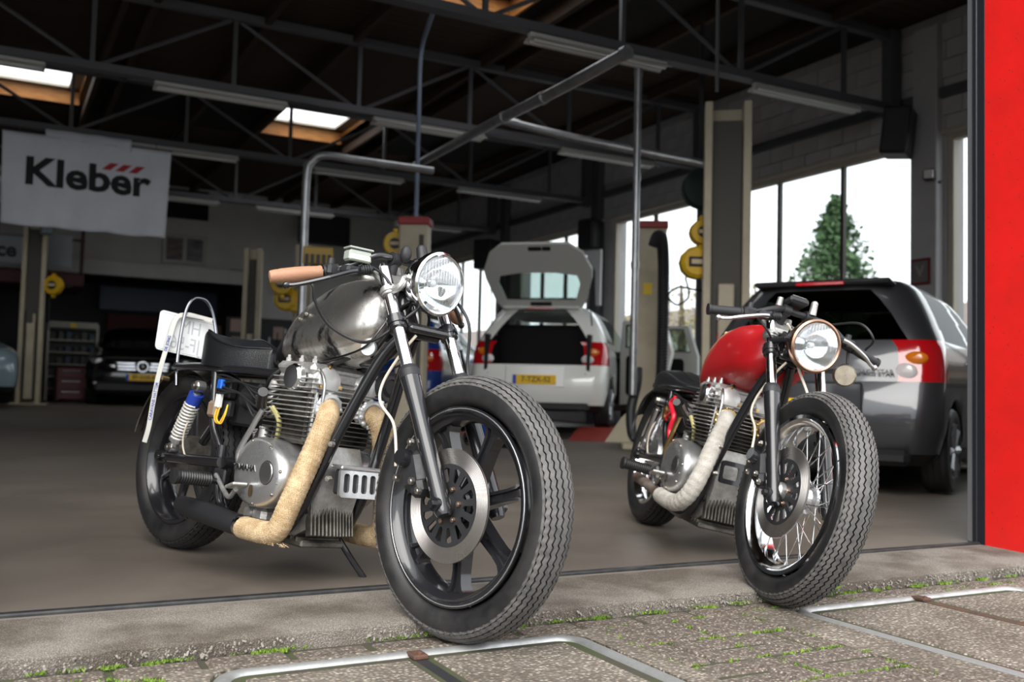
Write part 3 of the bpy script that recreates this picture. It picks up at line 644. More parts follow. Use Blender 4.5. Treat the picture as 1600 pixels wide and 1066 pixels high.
def motorcycle(label, R0, F0, lean, raw, steer, dz):
    R0, F0 = V(R0), V(F0); ex = (F0-R0).normalized(); l = V((0, 0, 1)).cross(ex).normalized(); u = ex.cross(l); a = radians(lean)
    ey = l*cos(a)-u*sin(a); ez = u*cos(a)+l*sin(a); M = Matrix((ex, ey, ez)).transposed().to_4x4(); M.translation = R0
    t = thing('motorcycle', label, 'motorcycle', M=M, group='custom motorcycles in the doorway')
    L = 1.455; RR, RF = .322, .35; D = V((0, 0, dz)); O = Matrix.Translation(D)
    ax = V((-.6, 0, 1)).normalized(); ST = Matrix.Translation(V((1.06, 0, .9))) @ Matrix.Rotation(radians(steer), 4, ax) @ Matrix.Translation(-V((1.06, 0, .9)))
    B = lambda b, nm, m, p=t, lab=None, ang=35: b.build(nm, m, p, xf=O, label=lab, ang=ang)
    SO = Matrix.Translation(D) @ ST
    FB_ = lambda b, nm, m, p=t, lab=None, ang=35: b.build(nm, m, p, xf=SO, label=lab, ang=ang)
    FBw = lambda b, nm, m, p=t, lab=None, ang=35: b.build(nm, m, p, xf=ST, label=lab, ang=ang)
    NB = lambda b, nm, m, p=t, lab=None, ang=35: b.build(nm, m, p, label=lab, ang=ang)
    fx = lambda z: 1.464-.6*(z-.35)
    # ---------------- front wheel
    C = (L, 0, RF)
    rimprof = [(.262, -.043), (.262, -.050), (.250, -.050), (.246, -.044), (.240, -.036), (.226, -.030), (.222, -.012), (.222, .012), (.226, .030), (.240, .036), (.246, .044), (.250, .050), (.262, .050), (.262, .043)]
    rimm = black if raw else chrome
    fw_ = FBw(MB().lathe(rimprof, C, (0, 1, 0), 72), 'front_wheel', rimm, lab='black cast front wheel' if raw else 'chrome spoked front wheel')
    b = tyre(C, RF, .256, .056); b.build('tyre', [rubber, tread], fw_, xf=ST, fix=True)
    b = MB(); b.lathe([(.001, -.052), (.024, -.052), (.026, -.045), (.046, -.043), (.048, -.030), (.036, -.022), (.036, .022), (.048, .030), (.046, .043), (.026, .045), (.024, .052), (.001, .052)], C, (0, 1, 0), 32); FBw(b, 'hub', black if raw else alu, fw_)
    if raw:
        b = MB(); b.torus((C[0], -.050, C[2]), (0, 1, 0), .256, .0016, 72, 6); FBw(b, 'rim_edge', alu, fw_)
        for k in range(7):                                         # cast spokes: deep tapered webs that flare into the rim
            a = 2*pi*k/7+.30; d = V((cos(a), 0, sin(a))); tn = V((-sin(a), 0, cos(a))); b = MB(); rings = []
            for r, wd, dp in ((.036, .022, .026), (.07, .019, .024), (.12, .0165, .021), (.17, .0160, .019), (.20, .019, .019), (.215, .026, .021), (.226, .040, .022)):
                c_ = V(C)+d*r
                pr = [(wd, dp), (wd*.55, dp), (wd*.42, dp*.55), (-wd*.42, dp*.55), (-wd*.55, dp), (-wd, dp), (-wd, -dp), (-wd*.55, -dp), (-wd*.42, -dp*.55), (wd*.42, -dp*.55), (wd*.55, -dp), (wd, -dp)]
                rings.append([c_+tn*p+V((0, q, 0)) for p, q in pr])
            b.rings(rings); FBw(b, 'spoke', black, fw_)
    else:
        for k in range(36):
            s_ = 1 if k % 2 else -1; a = 2*pi*k/36; da = .55*(1 if (k//2) % 2 else -1)
            p0 = V((C[0]+.042*cos(a+da), s_*.036, C[2]+.042*sin(a+da))); p1 = V((C[0]+.224*cos(a), s_*.006, C[2]+.224*sin(a)))
            b = MB(); b.cyl(p0, p1, .0017, n=6); b.cyl(p1-(p1-p0).normalized()*.014, p1, .0033, n=6); FBw(b, 'spoke', chrome, fw_)
    dy = -.066                                                      # brake disc on the right
    b = MB(); b.lathe([(.106, -.003), (.149, -.003), (.149, .003), (.106, .003)], (C[0], dy, C[2]), (0, 1, 0), 72, loop=True)
    for i in range(9): b.torus((C[0], dy-.003, C[2]), (0, 1, 0), .110+.0045*i, .0006, 64, 4)
    dk = FBw(b, 'brake_disc', rotor, fw_)
    holes = []
    for k in range(14):
        a = 2*pi*k/14; sl = []
        for r_, s_ in ((.062, -1), (.094, -1), (.099, 0), (.094, 1), (.062, 1), (.058, 0)):
            w_ = .0065 if r_ < .07 else .0115; sl.append((r_*cos(a)-s_*w_*sin(a), r_*sin(a)+s_*w_*cos(a)))
        holes.append(sl)
    vs, fs = holed(circ(.108, 60), holes+[circ(.02, 20)], .005)
    b = MB(); b.add(vs, fs, Matrix.Translation((C[0], dy-.001, C[2])) @ Matrix.Rotation(pi/2, 4, 'X')); FBw(b, 'disc_carrier', satin, dk)
    for k in range(6): a = 2*pi*k/6+.2; b = MB(); b.bolt((C[0]+.045*cos(a), dy-.004, C[2]+.045*sin(a)), (0, -1, 0), .0075, .006); FBw(b, 'disc_bolt', mat('old copper bolt', (.36, .25, .19), .45, 1), dk)
    b = MB(); b.lathe([(.001, -.030), (.020, -.030), (.030, -.020), (.030, -.002), (.001, -.002)], (C[0], dy, C[2]), (0, 1, 0), 24); FBw(b, 'hub_cap', satin if raw else alu, dk)
    # ---------------- rear wheel
    Cr = (.01, 0, RR); k_ = .235
    rw = NB(MB().lathe([(k_, -.055), (k_-.012, -.058), (k_-.018, -.045), (k_-.03, -.03), (k_-.034, 0), (k_-.03, .03), (k_-.018, .045), (k_-.012, .058), (k_, .055)], Cr, (0, 1, 0), 56), 'rear_wheel', black if raw else chrome)
    tyre(Cr, RR, .222, .070, 222, 56, 6).build('tyre', [rubber, rubber], rw)
    b = MB(); b.lathe([(.001, -.075), (.04, -.075), (.075, -.05), (.085, -.02), (.085, .04), (.06, .07), (.001, .07)], Cr, (0, 1, 0), 32); NB(b, 'hub', dirty if raw else alu, rw)
    for k in range(7 if raw else 18):
        a = 2*pi*k/(7 if raw else 18); d = V((cos(a), 0, sin(a))); b = MB()
        if raw: b.cyl(V(Cr)+d*.07, V(Cr)+d*.208, .017, .013, 8)
        else: b.cyl(V(Cr)+d*.07+V((0, .03*(-1)**k, 0)), V(Cr)+V((cos(a+.3), 0, sin(a+.3)))*.204, .0018, n=6)
        NB(b, 'spoke', black if raw else chrome, rw)
    b = MB(); b.torus((Cr[0], .085, Cr[2]), (0, 1, 0), .10, .006, 40, 6); NB(b, 'sprocket', steel, rw)
    # ---------------- fork
    top_z = .985 if raw else .945
    for s_ in (-1, 1):
        y = .098*s_; nm = 'right' if s_ < 0 else 'left'
        b = MB(); p = lambda z, dx=0.: V((fx(z)+dx, y, z))
        b.rings([[p(z)+V((cos(t_)*r*.857+0*z, sin(t_)*r, sin(0)+cos(t_)*r*.514)) for t_ in [2*pi*j/20 for j in range(20)]] for z, r in ((.325, .019), (.335, .023), (.38, .025), (.41, .0245), (.60, .0245), (.625, .0265), (.655, .0275), (.675, .029), (.682, .029), (.686, .024))]) 
        sl = FB_(b, 'fork_slider', black)
        b = MB(); b.cyl((fx(.352)-.0, y+.028*s_, .352), (fx(.352), y-.02*s_, .352), .019, n=16); b.cyl((fx(.352), y+.028*s_, .352), (fx(.352), y+.040*s_, .352), .011, n=6); FB_(b, 'axle_clamp', black if raw else satin, sl)
        b = MB(); b.cyl(p(.69), p(.672), .0295, n=20); b.cyl(p(.702), p(.69), .024, .0295, 20); FB_(b, 'dust_seal', satin, sl)
        b = MB(); b.cyl((fx(.55)-.018, y, .56), (fx(.55)-.045, y-.006*s_, .552), .007, .009, 10); b.cyl((fx(.52)-.018, y, .53), (fx(.52)-.04, y-.006*s_, .522), .007, .009, 10); FB_(b, 'mount_lug', black, sl)
        b = MB(); b.cyl(p(.68), p(top_z), .0178, n=24); b.cyl(p(top_z), p(top_z+.012), .017, .013, 16); FB_(b, 'fork_tube', chrome)
        for z, r, h in ((.810, .026, .034), (.905 if raw else .87, .0245, .022)):
            b = MB(); b.cyl(p(z), p(z+h), r, n=20); b.cyl(p(z+h*.3), p(z+h*.7), r+.003, n=20)
            b.bolt(p(z+h/2)+V((.026, 0, .01)), (1, 0, .5), .005); FB_(b, 'fork_clamp', black if z < .85 else castal)
    b = MB(); b.box((fx(.827)-.035, 0, .815), (.055, .17, .028), (0, radians(31), 0), .008); b.box((fx(.827)+.022, 0, .82), (.03, .15, .022), (0, radians(31), 0), .006); FB_(b, 'lower_triple_clamp', black)
    b = MB(); b.box((fx(top_z-.03)-.03, 0, top_z-.025), (.075, .22, .026), (0, radians(31), 0), .01); b.cyl((fx(top_z)-.05, 0, top_z-.02), (fx(top_z)-.062, 0, top_z+.02), .017, n=14); FB_(b, 'upper_triple_clamp', castal)
    b = MB(); b.cyl((fx(.95)-.06, 0, .935), (fx(.81)-.06, 0, .80), .032, n=20); b.cyl((fx(.81)-.06, 0, .815), (fx(.80)-.06, 0, .80), .036, n=20); B(b, 'steering_head', black)
    b = MB(); b.tube([(1.15, .02, .93), (1.10, -.03, .88), (1.08, -.05, .80), (1.02, -.05, .73)], .006, 6); b.tube([(1.17, -.03, .93), (1.12, -.02, .86), (1.09, .03, .80), (1.0, .03, .74)], .005, 6); b.tube([(1.16, .0, .90), (1.14, .05, .86), (1.10, .06, .80), (1.0, .05, .72)], .0045, 6); B(b, 'wiring_loom', hose)
    # caliper
    b = MB(); b.box((1.345, -.098, .425), (.085, .052, .10), (0, radians(-25), 0), .016); b.box((1.375, -.10, .385), (.05, .05, .05), (0, radians(-25), 0), .012); cl = FB_(b, 'brake_caliper', satin)
    b = MB(); b.cyl((1.325, -.12, .455), (1.325, -.145, .46), .026, .022, 18); FB_(b, 'caliper_piston', black, cl)
    for q in ((1.372, -.127, .40), (1.40, -.125, .378), (1.345, -.125, .50), (1.30, -.12, .40)): b = MB(); b.bolt(q, (0, -1, 0), .011, .01); FB_(b, 'caliper_bolt', bolt, cl)
    b = MB(); b.tube([(1.285, -.12, .43), (1.272, -.115, .47), (1.225, -.10, .545), (1.135, -.085, .60), (1.125, -.075, .66), (1.17, -.06, .745), (1.20, -.04, .80)], .0042, 8); FB_(b, 'brake_hose', cream)
    # ---------------- headlight
    hx, hz, hr = (1.215, .957, .088) if raw else (1.285, .873, .088)
    d = V((1, 0, -.06)).normalized(); hc = V((hx, 0, hz))
    b = MB(); b.lathe([(.001, -.105), (.02, -.103), (.05, -.092), (.072, -.068), (.083, -.035), (.086, .0), (.080, .004)], hc, d, 40); hl = FB_(b, 'headlight', chrome if raw else mat('worn brown headlight shell', (.09, .06, .05), .4, .7, col2=(.03, .03, .03), nscale=14))
    b = MB(); b.lathe([(.086, -.012), (.0925, -.010), (.0945, 0), (.0925, .012), (.086, .017), (.081, .014), (.081, .006)], hc, d, 48); FB_(b, 'rim_ring', chrome if raw else copper, hl)
    b = MB(); b.lathe([(.081, .010), (.070, -.015), (.05, -.038), (.03, -.052), (.012, -.058), (.0105, -.035), (.001, -.033)], hc, d, 40); FB_(b, 'reflector', reflm, hl)
    b = MB(); b.ball(hc-d*.02, .011, 10, 6); FB_(b, 'bulb', whitep, hl)
    b = MB(); sec = []
    for i in range(25):                                           # ribbed outer lens
        r = .081*(1-(i/24)); sec.append((r, .012+.012*(1-(r/.081)**2)))
    b.lathe(sec, hc, d, 40)
    b.lathe([(r, h-.004) for r, h in sec][::-1], hc, d, 40); FB_(b, 'lens', lensm, hl, ang=180)
    b = MB()
    for i in range(-7, 8):
        y = .0105*i; zz = sqrt(max(0, .075**2-y*y)); b.tube([hc+d*(.015)+V((0, y, zz*q)) +d*(.010*(1-(y*y+zz*zz*q*q)/.0066)) for q in (-1, -.5, 0, .5, 1)], .0016, 5, 2)
    FB_(b, 'lens_flutes', lensm, hl)
    b = MB()
    for s_ in (-1, 1): b.tube([(fx(.915), s_*.098, .917+(hz-.957)*.5), (fx(.915)+.05, s_*.102, .93+(hz-.957)*.8), (hx-.035, s_*.092, hz)], .011, 8); b.bolt((hx-.03, s_*.084, hz), (0, s_, 0), .010, .016)
    b.box((1.165, -.05, .948+(hz-.957)*.7), (.05, .016, .03), (0, radians(20), 0), .004); b.box((1.165, .05, .948+(hz-.957)*.7), (.05, .016, .03), (0, radians(20), 0), .004); FB_(b, 'headlight_bracket', castal if raw else satin)
    # ---------------- handlebar
    if raw:
        bar = lambda s_: [(1.062, 0, 1.026), (1.062, s_*.055, 1.027), (1.05, s_*.11, 1.022), (1.005, s_*.18, .975), (.975, s_*.235, .951), (.945, s_*.30, .932), (.918, s_*.365, .912)]
        grip_in, grip_out = 4, 6
    else:
        bar = lambda s_: [(1.105, 0, .990), (1.11, s_*.06, .990), (1.15, s_*.12, .972), (1.150, s_*.18, .942), (1.142, s_*.225, .928), (1.135, s_*.28, .916), (1.128, s_*.345, .904)]
        grip_in, grip_out = 4, 6
    b = MB(); pr = bar(1)[::-1]+bar(-1)[1:]; b.tube(pr, .0112, 12, 6); hb = FB_(b, 'handlebar', black if raw else satin)
    for s_ in (-1, 1):
        q = bar(s_); g0, g1 = V(q[grip_in]), V(q[grip_out]); dr = (g1-g0).normalized(); b = MB(); ln = (g1-g0).length
        pr = [(.0175, 0), (.0195, .004), (.0185, .012), (.0205, .04), (.0215, ln*.5), (.0205, ln-.028), (.0190, ln-.022), (.0195, ln-.02), (.0185, ln-.006), (.0165, ln+.002), (.008, ln+.004), (.001, ln+.004)] if raw else [(.019, 0), (.019, .006), (.0165, .008), (.0165, ln-.01), (.0205, ln-.008), (.0205, ln), (.001, ln+.001)]
        b.lathe(pr, g0, dr, 24); FB_(b, 'grip', cork if raw else gripblk, hb, 'tan rubber grip' if raw else 'black rubber grip')
        b = MB(); c_ = g0-dr*.026; b.cyl(c_-dr*.022, c_+dr*.022, .020, n=14); b.box(c_+V((.004, 0, .002)), (.04, .046, .036), bev=.008); b.cyl(c_+V((-.004, 0, .016)), c_+V((-.004, 0, .038)), .012, .010, 12); FB_(b, 'switch_block', satin, hb)
        lv = c_-dr*.05; fwd = V((.05, 0, -.006))
        b = MB(); b.box(lv+V((.018, 0, -.004)), (.05, .06, .026), bev=.008); b.cyl(lv-dr*.03, lv+dr*.03, .016, n=12)
        for i in range(4): b.torus(lv+fwd*.8-dr*(.022+.007*i), dr, .012, .003, 14, 6)
        b.cyl(lv+fwd*.8-dr*.05, lv+fwd*.8-dr*.015, .008, .011, 10); pc = FB_(b, 'lever_perch', satin, hb)
        b = MB(); e_ = g1-dr*.03+V((.035, 0, -.028))
        b.tube([lv+fwd*.9, lv+fwd*1.1+dr*.03, g0+V((.058, 0, -.018))+dr*.02, e_-dr*.03+V((.01, 0, 0)), e_], lambda q_: .0088-.0022*q_, 8); b.ball(e_, .0115, 10, 8); FB_(b, 'lever', black if raw else steel, hb)
    b = MB()
    for s_ in (-1, 1): b.cyl((fx(top_z)-.03, s_*.045, top_z-.02), (1.062 if raw else 1.105, s_*.045, 1.03 if raw else .985), .014, n=12); b.cyl((1.062 if raw else 1.105, s_*.045-.015, 1.026 if raw else .990), (1.062 if raw else 1.105, s_*.045+.015, 1.026 if raw else .990), .020, n=14)
    FB_(b, 'bar_riser', satin)
    if raw:                                                         # front brake reservoir
        b = MB(); b.box((1.02, -.150, 1.012), (.05, .072, .034), (0, 0, radians(-14)), .006); b.box((1.02, -.150, 1.034), (.054, .076, .006), (0, 0, radians(-14)), .002); rs = FB_(b, 'brake_reservoir', mat('clear grey reservoir', (.34, .36, .33), .2))
        b = MB(); b.box((1.021, -.150, 1.007), (.0525, .066, .020), (0, 0, radians(-14)), .004); FB_(b, 'fluid_window', lcd, rs)
        b = MB(); b.tube([(.96, -.27, .925), (.985, -.262, .90), (.985, -.25, .862), (1.0, -.20, .80), (1.06, -.14, .765), (1.13, -.125, .775), (1.19, -.07, .85), (1.20, -.02, .90)], .0048, 8); FB_(b, 'throttle_cable', hose)
        b = MB(); b.tube([(1.01, -.135, .995), (1.06, -.12, .985), (1.12, -.115, .955), (1.15, -.09, .90), (1.13, -.05, .84)], .0045, 8); b.tube([(1.17, .09, .95), (1.245, .115, .86), (1.25, .13, .72), (1.33, .12, .62)], .005, 8); FB_(b, 'cable', hose)
        b = MB(); b.ball((1.09, -.03, 1.045), (.017, .017, .026)); b.cyl((1.105, .03, 1.02), (1.085, .03, 1.075), .019, .016, 14); b.cyl((1.085, .03, 1.075), (1.084, .03, 1.082), .016, .012, 14); FB_(b, 'warning_lamp', satin)
    else:
        b = MB(); b.box((1.10, -.02, 1.022), (.09, .075, .028), (0, radians(-18), 0), .008); gg = FB_(b, 'gauge', satin)
        b = MB(); b.box((1.098, -.02, 1.0345), (.072, .058, .007), (0, radians(-18), 0), .003); FB_(b, 'gauge_face', lcd, gg)
        b = MB(); b.cyl((1.12, .05, 1.0), (1.118, .05, 1.04), .014, .012, 12); b.ball((1.118, .05, 1.04), .013, 10, 6); b.cyl((1.10, -.075, 1.0), (1.10, -.075, 1.03), .012, .010, 12); FB_(b, 'warning_lamp', castal)
        b = MB(); b.tube([(1.17, -.19, .93), (1.19, -.14, .89), (1.17, -.10, .86), (1.10, -.05, .82)], .0042, 8); b.tube([(1.14, .12, .985), (1.26, .16, 1.0), (1.30, .20, .955), (1.22, .23, .925)], .0045, 8); FB_(b, 'cable', hose)
        b = MB(); b.tube([(1.17, -.06, .935), (1.165, -.02, .90), (1.21, .0, .80), (1.26, .03, .72), (1.30, .06, .64)], .0046, 8); FB_(b, 'speedometer_cable', cream)
        b = MB(); b.tube([(1.135, .215, .92), (1.14, .22, .885), (1.145, .222, .868)], .005, 8, 3); mr = FB_(b, 'mirror', satin)
        b = MB(); b.lathe([(.001, -.010), (.036, -.010), (.042, -.004), (.042, .003), (.038, .006)], (1.145, .222, .825), (-1, .35, 0), 32); FB_(b, 'mirror_shell', mat('scuffed mirror back', (.30, .27, .21), .35, .9, col2=(.20, .17, .13), nscale=25), mr)
        b = MB(); b.lathe([(.038, .0055), (.001, .0055)], (1.145, .222, .825), (-1, .35, 0), 32); FB_(b, 'mirror_glass', chrome, mr)
    # ---------------- frame
    tb = lambda nm, pts, r=.0145, m=black: B(MB().tube(pts, r, 12, 5), nm, m)
    for s_ in (-1, 1):
        tb('down_tube', [(1.115, s_*.025, .80), (1.06, s_*.05, .715), (.965, s_*.085, .49), (.905, s_*.10, .34), (.845, s_*.105, .225), (.775, s_*.11, .170), (.65, s_*.11, .165), (.46, s_*.11, .19), (.40, s_*.11, .27), (.385, s_*.11, .40)], .0175)
        tb('seat_rail', [(1.07, s_*.03, .80), (.93, s_*.05, .735), (.70, s_*.09, .66), (.45, s_*.11, .655), (.18, s_*.115, .655), (-.02, s_*.10, .650)])
        tb('rear_tube', [(.262, s_*.108, .650), (.285, s_*.112, .56), (.315, s_*.113, .46), (.375, s_*.112, .39)])
        tb('swing_arm', [(.42, s_*.125, .345), (.25, s_*.125, .335), (.10, s_*.112, .328), (-.035, s_*.108, .322)], .0185)
        b = MB(); b.box((.005, s_*.118, .322), (.07, .012, .045), bev=.006); b.bolt((.01, s_*.124, .322), (0, s_, 0), .016, .012); B(b, 'axle_plate', black)
    tb('backbone', [(1.10, 0, .86), (.95, 0, .82), (.70, 0, .74), (.50, 0, .67)], .021)
    tb('frame_brace', [(1.095, 0, .79), (1.0, -.0, .72), (.92, 0, .715)], .014)
    b = MB(); b.cyl((.40, -.13, .345), (.40, .13, .345), .02, n=14); b.cyl((-.03, -.11, .655), (-.03, .11, .655), .011, n=10); b.cyl((.86, -.10, .25), (.86, .10, .25), .011, n=10); B(b, 'cross_tube', black)
    for q in ((.985, -.105, .36), (.975, -.105, .46), (.93, -.115, .39), (.905, -.12, .33)): B(MB().bolt(q, (.3, -1, 0), .009, .014), 'engine_bolt', bolt)
    # ---------------- engine
    def side(poly, y0, y1, bev=.012):
        """outline in x-z extruded across, edges chamfered"""
        cx = sum(p[0] for p in poly)/len(poly); cz = sum(p[1] for p in poly)/len(poly)
        sh = lambda k: [V((cx+(p[0]-cx)*k, 0, cz+(p[1]-cz)*k)) for p in poly]
        k = 1-bev/.1; R = []
        for y, q in ((y0, k), (y0+(bev if y1 > y0 else -bev), 1), (y1-(bev if y1 > y0 else -bev), 1), (y1, k)): R.append([p+V((0, y, 0)) for p in sh(q)])
        return MB().rings(R)
    case = [(.50, .30), (.52, .42), (.60, .46), (.70, .455), (.88, .45), (.905, .40), (.90, .30), (.87, .20), (.80, .165), (.62, .165), (.53, .20)]
    en = B(side(case, -.084, .084), 'engine_case', castal)
    b = MB()
    for i in range(13): b.box((.885-.006*abs(i-6)*.3, -.0768+.0128*i, .235), (.03, .006, .115), (0, radians(-14), 0), .002)
    for i in range(8): b.box((.62+.03*i, 0, .160), (.008, .16, .016), bev=.002)
    B(b, 'sump_ribs', dirty, en)
    b = MB(); b.box((.73, 0, .15), (.26, .16, .022), bev=.006); B(b, 'sump_plate', dirty, en)
    b = MB(); b.box((.765, 0, .53), (.175, .25, .17), bev=.01); cy = B(b, 'cylinder', dirty, en)
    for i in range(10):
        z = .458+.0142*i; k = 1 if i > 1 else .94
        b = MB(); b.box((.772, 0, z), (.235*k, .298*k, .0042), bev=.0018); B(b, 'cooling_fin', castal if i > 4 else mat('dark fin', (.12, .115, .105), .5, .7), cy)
    b = MB(); b.box((.77, 0, .635), (.18, .24, .09), bev=.012); hd = B(b, 'cylinder_head', castal, en)
    for i in range(4):
        b = MB(); b.box((.775-.004*i, 0, .602+.0145*i), (.232-.006*i, .292-.006*i, .0042), bev=.0018); B(b, 'cooling_fin', castal, hd)
    b = MB(); b.box((.76, 0, .677), (.20, .27, .036), bev=.014)
    for x in (.69, .76, .83):
        for y in (-.11, -.04, .04, .11): b.cyl((x, y, .69), (x, y, .706), .0095, n=8); b.cyl((x, y, .706), (x, y, .716), .006, .005, 8)
    B(b, 'rocker_cover', castal, hd)
    for s_ in (-1, 1):
        for xx, dd in ((.862, 1), (.665, -1)):
            c_ = V((xx, s_*.073, .645)); d_ = V((dd, 0, .22)).normalized(); b = MB(); b.lathe([(.043, -.02), (.043, .004), (.039, .010), (.02, .016), (.001, .017)], c_, d_, 28); tc_ = B(b, 'tappet_cover', mat('pale cast cover', (.60, .60, .60), .38, .45, col2=(.50, .50, .49), nscale=30), hd)
            x_, y_, _ = frame_of(d_)
            for k in range(3): a = 2*pi*k/3+.6; B(MB().bolt(c_+(x_*cos(a)+y_*sin(a))*.041+d_*.006, d_, .0075, .006), 'cover_bolt', brass, tc_)
        b = MB(); b.lathe([(.042, -.015), (.042, .004), (.036, .012), (.012, .015), (.001, .015)], (.775, s_*.140, .645), (0, s_, 0), 28); B(b, 'cam_cover', chrome if s_ < 0 else alu, hd, 'chrome points cover')
        b = MB(); b.tube([(.80, s_*.10, .70), (.88, s_*.112, .66), (.905, s_*.115, .60), (.89, s_*.12, .47)], .0055, 8); B(b, 'oil_line', steel, hd)
        b = MB(); b.cyl((.875, s_*.125, .43), (.885, s_*.125, .605), .0075, n=10); B(b, 'head_stud', steel, hd)
        b = MB(); b.tube([(.70, s_*.06, .66), (.68, s_*.10, .68), (.64, s_*.13, .64), (.60, s_*.12, .60)], .006, 8); B(b, 'plug_lead', hose, hd)
    # right crankcase cover, with lettering on the raw bike
    def dome(poly, y0, steps): 
        cx = sum(p[0] for p in poly)/len(poly); cz = sum(p[1] for p in poly)/len(poly)
        return MB().rings([[V((cx+(p[0]-cx)*k, y, cz+(p[1]-cz)*k)) for p in poly] for y, k in steps])
    def smooth_poly(pts, res=5):
        q = catmull([(p[0], 0, p[1]) for p in pts+[pts[0]]], res); return [(p.x, p.z) for p in q[:-1]]
    cov = smooth_poly([(.612, .345), (.632, .408), (.690, .447), (.755, .449), (.822, .425), (.870, .388), (.884, .338), (.858, .285), (.795, .247), (.718, .240), (.652, .263), (.620, .30)])
    cc = B(dome(cov, -.13, ((-.075, 1.0), (-.172, 1.0), (-.184, .985), (-.194, .95), (-.202, .86), (-.206, .6), (-.207, .2))), 'clutch_cover', alu, en)
    b = MB(); b.lathe([(.034, 0), (.034, -.004), (.032, -.006), (.001, -.006)], (.808, -.203, .350), (0, 1, 0), 28); B(b, 'cover_cap', steel, cc)
    b = MB(); b.torus((.808, -.2055, .350), (0, 1, 0), .035, .0014, 28, 5); B(b, 'cap_groove', satin, cc)
    b = MB(); b.add(*[([V((.742+.0105*cos(a), -.2085, .288+.019*sin(a))) for a in [2*pi*i/20 for i in range(20)]]), [tuple(range(20))]]); B(b, 'sight_glass', mat('oil sight glass', (.05, .035, .02), .1), cc)
    for q in ((.632, .36), (.70, .436), (.80, .424), (.868, .36), (.842, .29), (.75, .252), (.655, .275), (.86, .325)): B(MB().bolt((q[0], -.196, q[1]), (0, -1, 0), .0065, .004), 'cover_bolt', bolt, cc)
    if raw: text('cover_lettering', 'YAMAHA', .026, O @ basis((.690, -.2075, .352), (1, 0, .05), (0, 0, 1)), mat('shadowed casting letters', (.16, .16, .16), .4, 1), cc, depth=.004, bold=.0006, sx=1.15)
    b = dome(smooth_poly([(.60, .34), (.62, .42), (.74, .445), (.85, .42), (.88, .33), (.80, .25), (.70, .24), (.62, .27)]), .13, ((.075, 1), (.165, 1), (.18, .95), (.186, .7), (.187, .2))); B(b, 'generator_cover', alu, en)
    b = MB(); b.box((.70, -.10, .215), (.07, .09, .05), bev=.014); b.cyl((.66, -.10, .215), (.66, -.155, .215), .018, n=12); b.cyl((.73, -.11, .20), (.73, -.11, .165), .014, n=8); b.cyl((.645, -.125, .43), (.645, -.125, .475), .021, .019, 14); b.torus((.645, -.125, .478), (0, 0, 1), .017, .005, 16, 6); B(b, 'oil_filler', castal, en)
    b = MB(); b.tube([(.71, -.12, .445), (.735, -.14, .505), (.70, -.15, .545)], .009, 8); B(b, 'breather_hose', mat('yellowed clear hose', (.40, .36, .16), .3), en)
    # carburettors
    for s_ in (-1, 1):
        b = MB(); b.cyl((.655, s_*.07, .58), (.50, s_*.07, .57), .024, n=18); b.box((.585, s_*.07, .535), (.06, .055, .05), bev=.012); b.cyl((.585, s_*.07, .56), (.585, s_*.07, .635), .033, .03, 18); b.cyl((.585, s_*.07, .635), (.585, s_*.07, .643), .034, .02, 18); B(b, 'carburettor', castal if raw else alu)
        b = MB(); b.lathe([(.001, -.001), (.036, 0), (.04, .02), (.04, .07), (.03, .08), (.001, .082)], (.505, s_*.07, .57), (-1, 0, -.05), 20); B(b, 'air_filter', satin if raw else castal)
    # exhausts
    wrapm = tanwrap if raw else whitewrap
    for s_ in (-1, 1):
        ft = V((.884, s_*.082, .562))
        b = MB(); b.torus(ft+V((.010, 0, 0)), (1, 0, -.2), .036, .010, 28, 8)
        for k in range(11): a = 2*pi*k/11; b.ball(ft+V((.014, .040*cos(a), .040*sin(a))), (.009, .0088, .0088), 8, 6)
        b.box(ft+V((-.008, 0, 0)), (.02, .095, .06), bev=.008); B(b, 'exhaust_flange', mat('grey flange alloy', (.52, .53, .54), .4, .5) if raw else brass)
        pts = [(.870, s_*.082, .560), (.900, s_*.088, .558), (.921, s_*.100, .535), (.928, s_*.115, .495), (.925, s_*.132, .437), (.920, s_*.150, .374), (.915, s_*.166, .315), (.910, s_*.180, .264), (.900, s_*.189, .215), (.878, s_*.192, .187), (.835, s_*.193, .178), (.77, s_*.194, .176), (.712, s_*.195, .176)]
        if not raw: pts = [(.875, s_*.082, .565), (.908, s_*.086, .568), (.932, s_*.097, .545), (.945, s_*.113, .50), (.955, s_*.132, .44), (.972, s_*.152, .375), (.978, s_*.170, .31), (.955, s_*.184, .255), (.90, s_*.192, .220), (.83, s_*.194, .210), (.76, s_*.195, .210), (.69, s_*.196, .215)]
        b = MB(); b.tube(pts, (lambda q_: (.033+.0018*((q_*46) % 1)) if raw else (.031+.0022*((q_*30) % 1))), 16, 14); B(b, 'exhaust_header', wrapm, lab='tan heat wrap' if raw else 'off-white heat wrap')
        if raw:
            b = MB(); b.lathe([(.031, 0), (.0335, .004), (.0335, .022), (.031, .026)], (.722, s_*.195, .178), (-1, 0, .01), 24); B(b, 'exhaust_clamp', bluep if 0 else chrome)
            b = MB(); b.lathe([(.030, 0), (.0315, .01), (.033, .06), (.034, .20), (.033, .30), (.029, .36), (.026, .375), (.02, .376), (.018, .34), (.001, .34)], (.705, s_*.195, .178), (-1, 0, .04), 28); B(b, 'muffler', mat('flat black muffler', (.014, .014, .016), .5))
            b = MB()
            for k in range(14):
                a = k*2.4; c_ = V((.89, s_*.193, .165))+V((.03*cos(a), .02*sin(a), -.006)); b.tube([c_, c_+V((.018*cos(a), .012*sin(a*1.7), -.008)), c_+V((.026*cos(a+.6), .016*sin(a), -.004))], .0009, 4, 2)
            B(b, 'frayed_threads', wrapm)
        else:
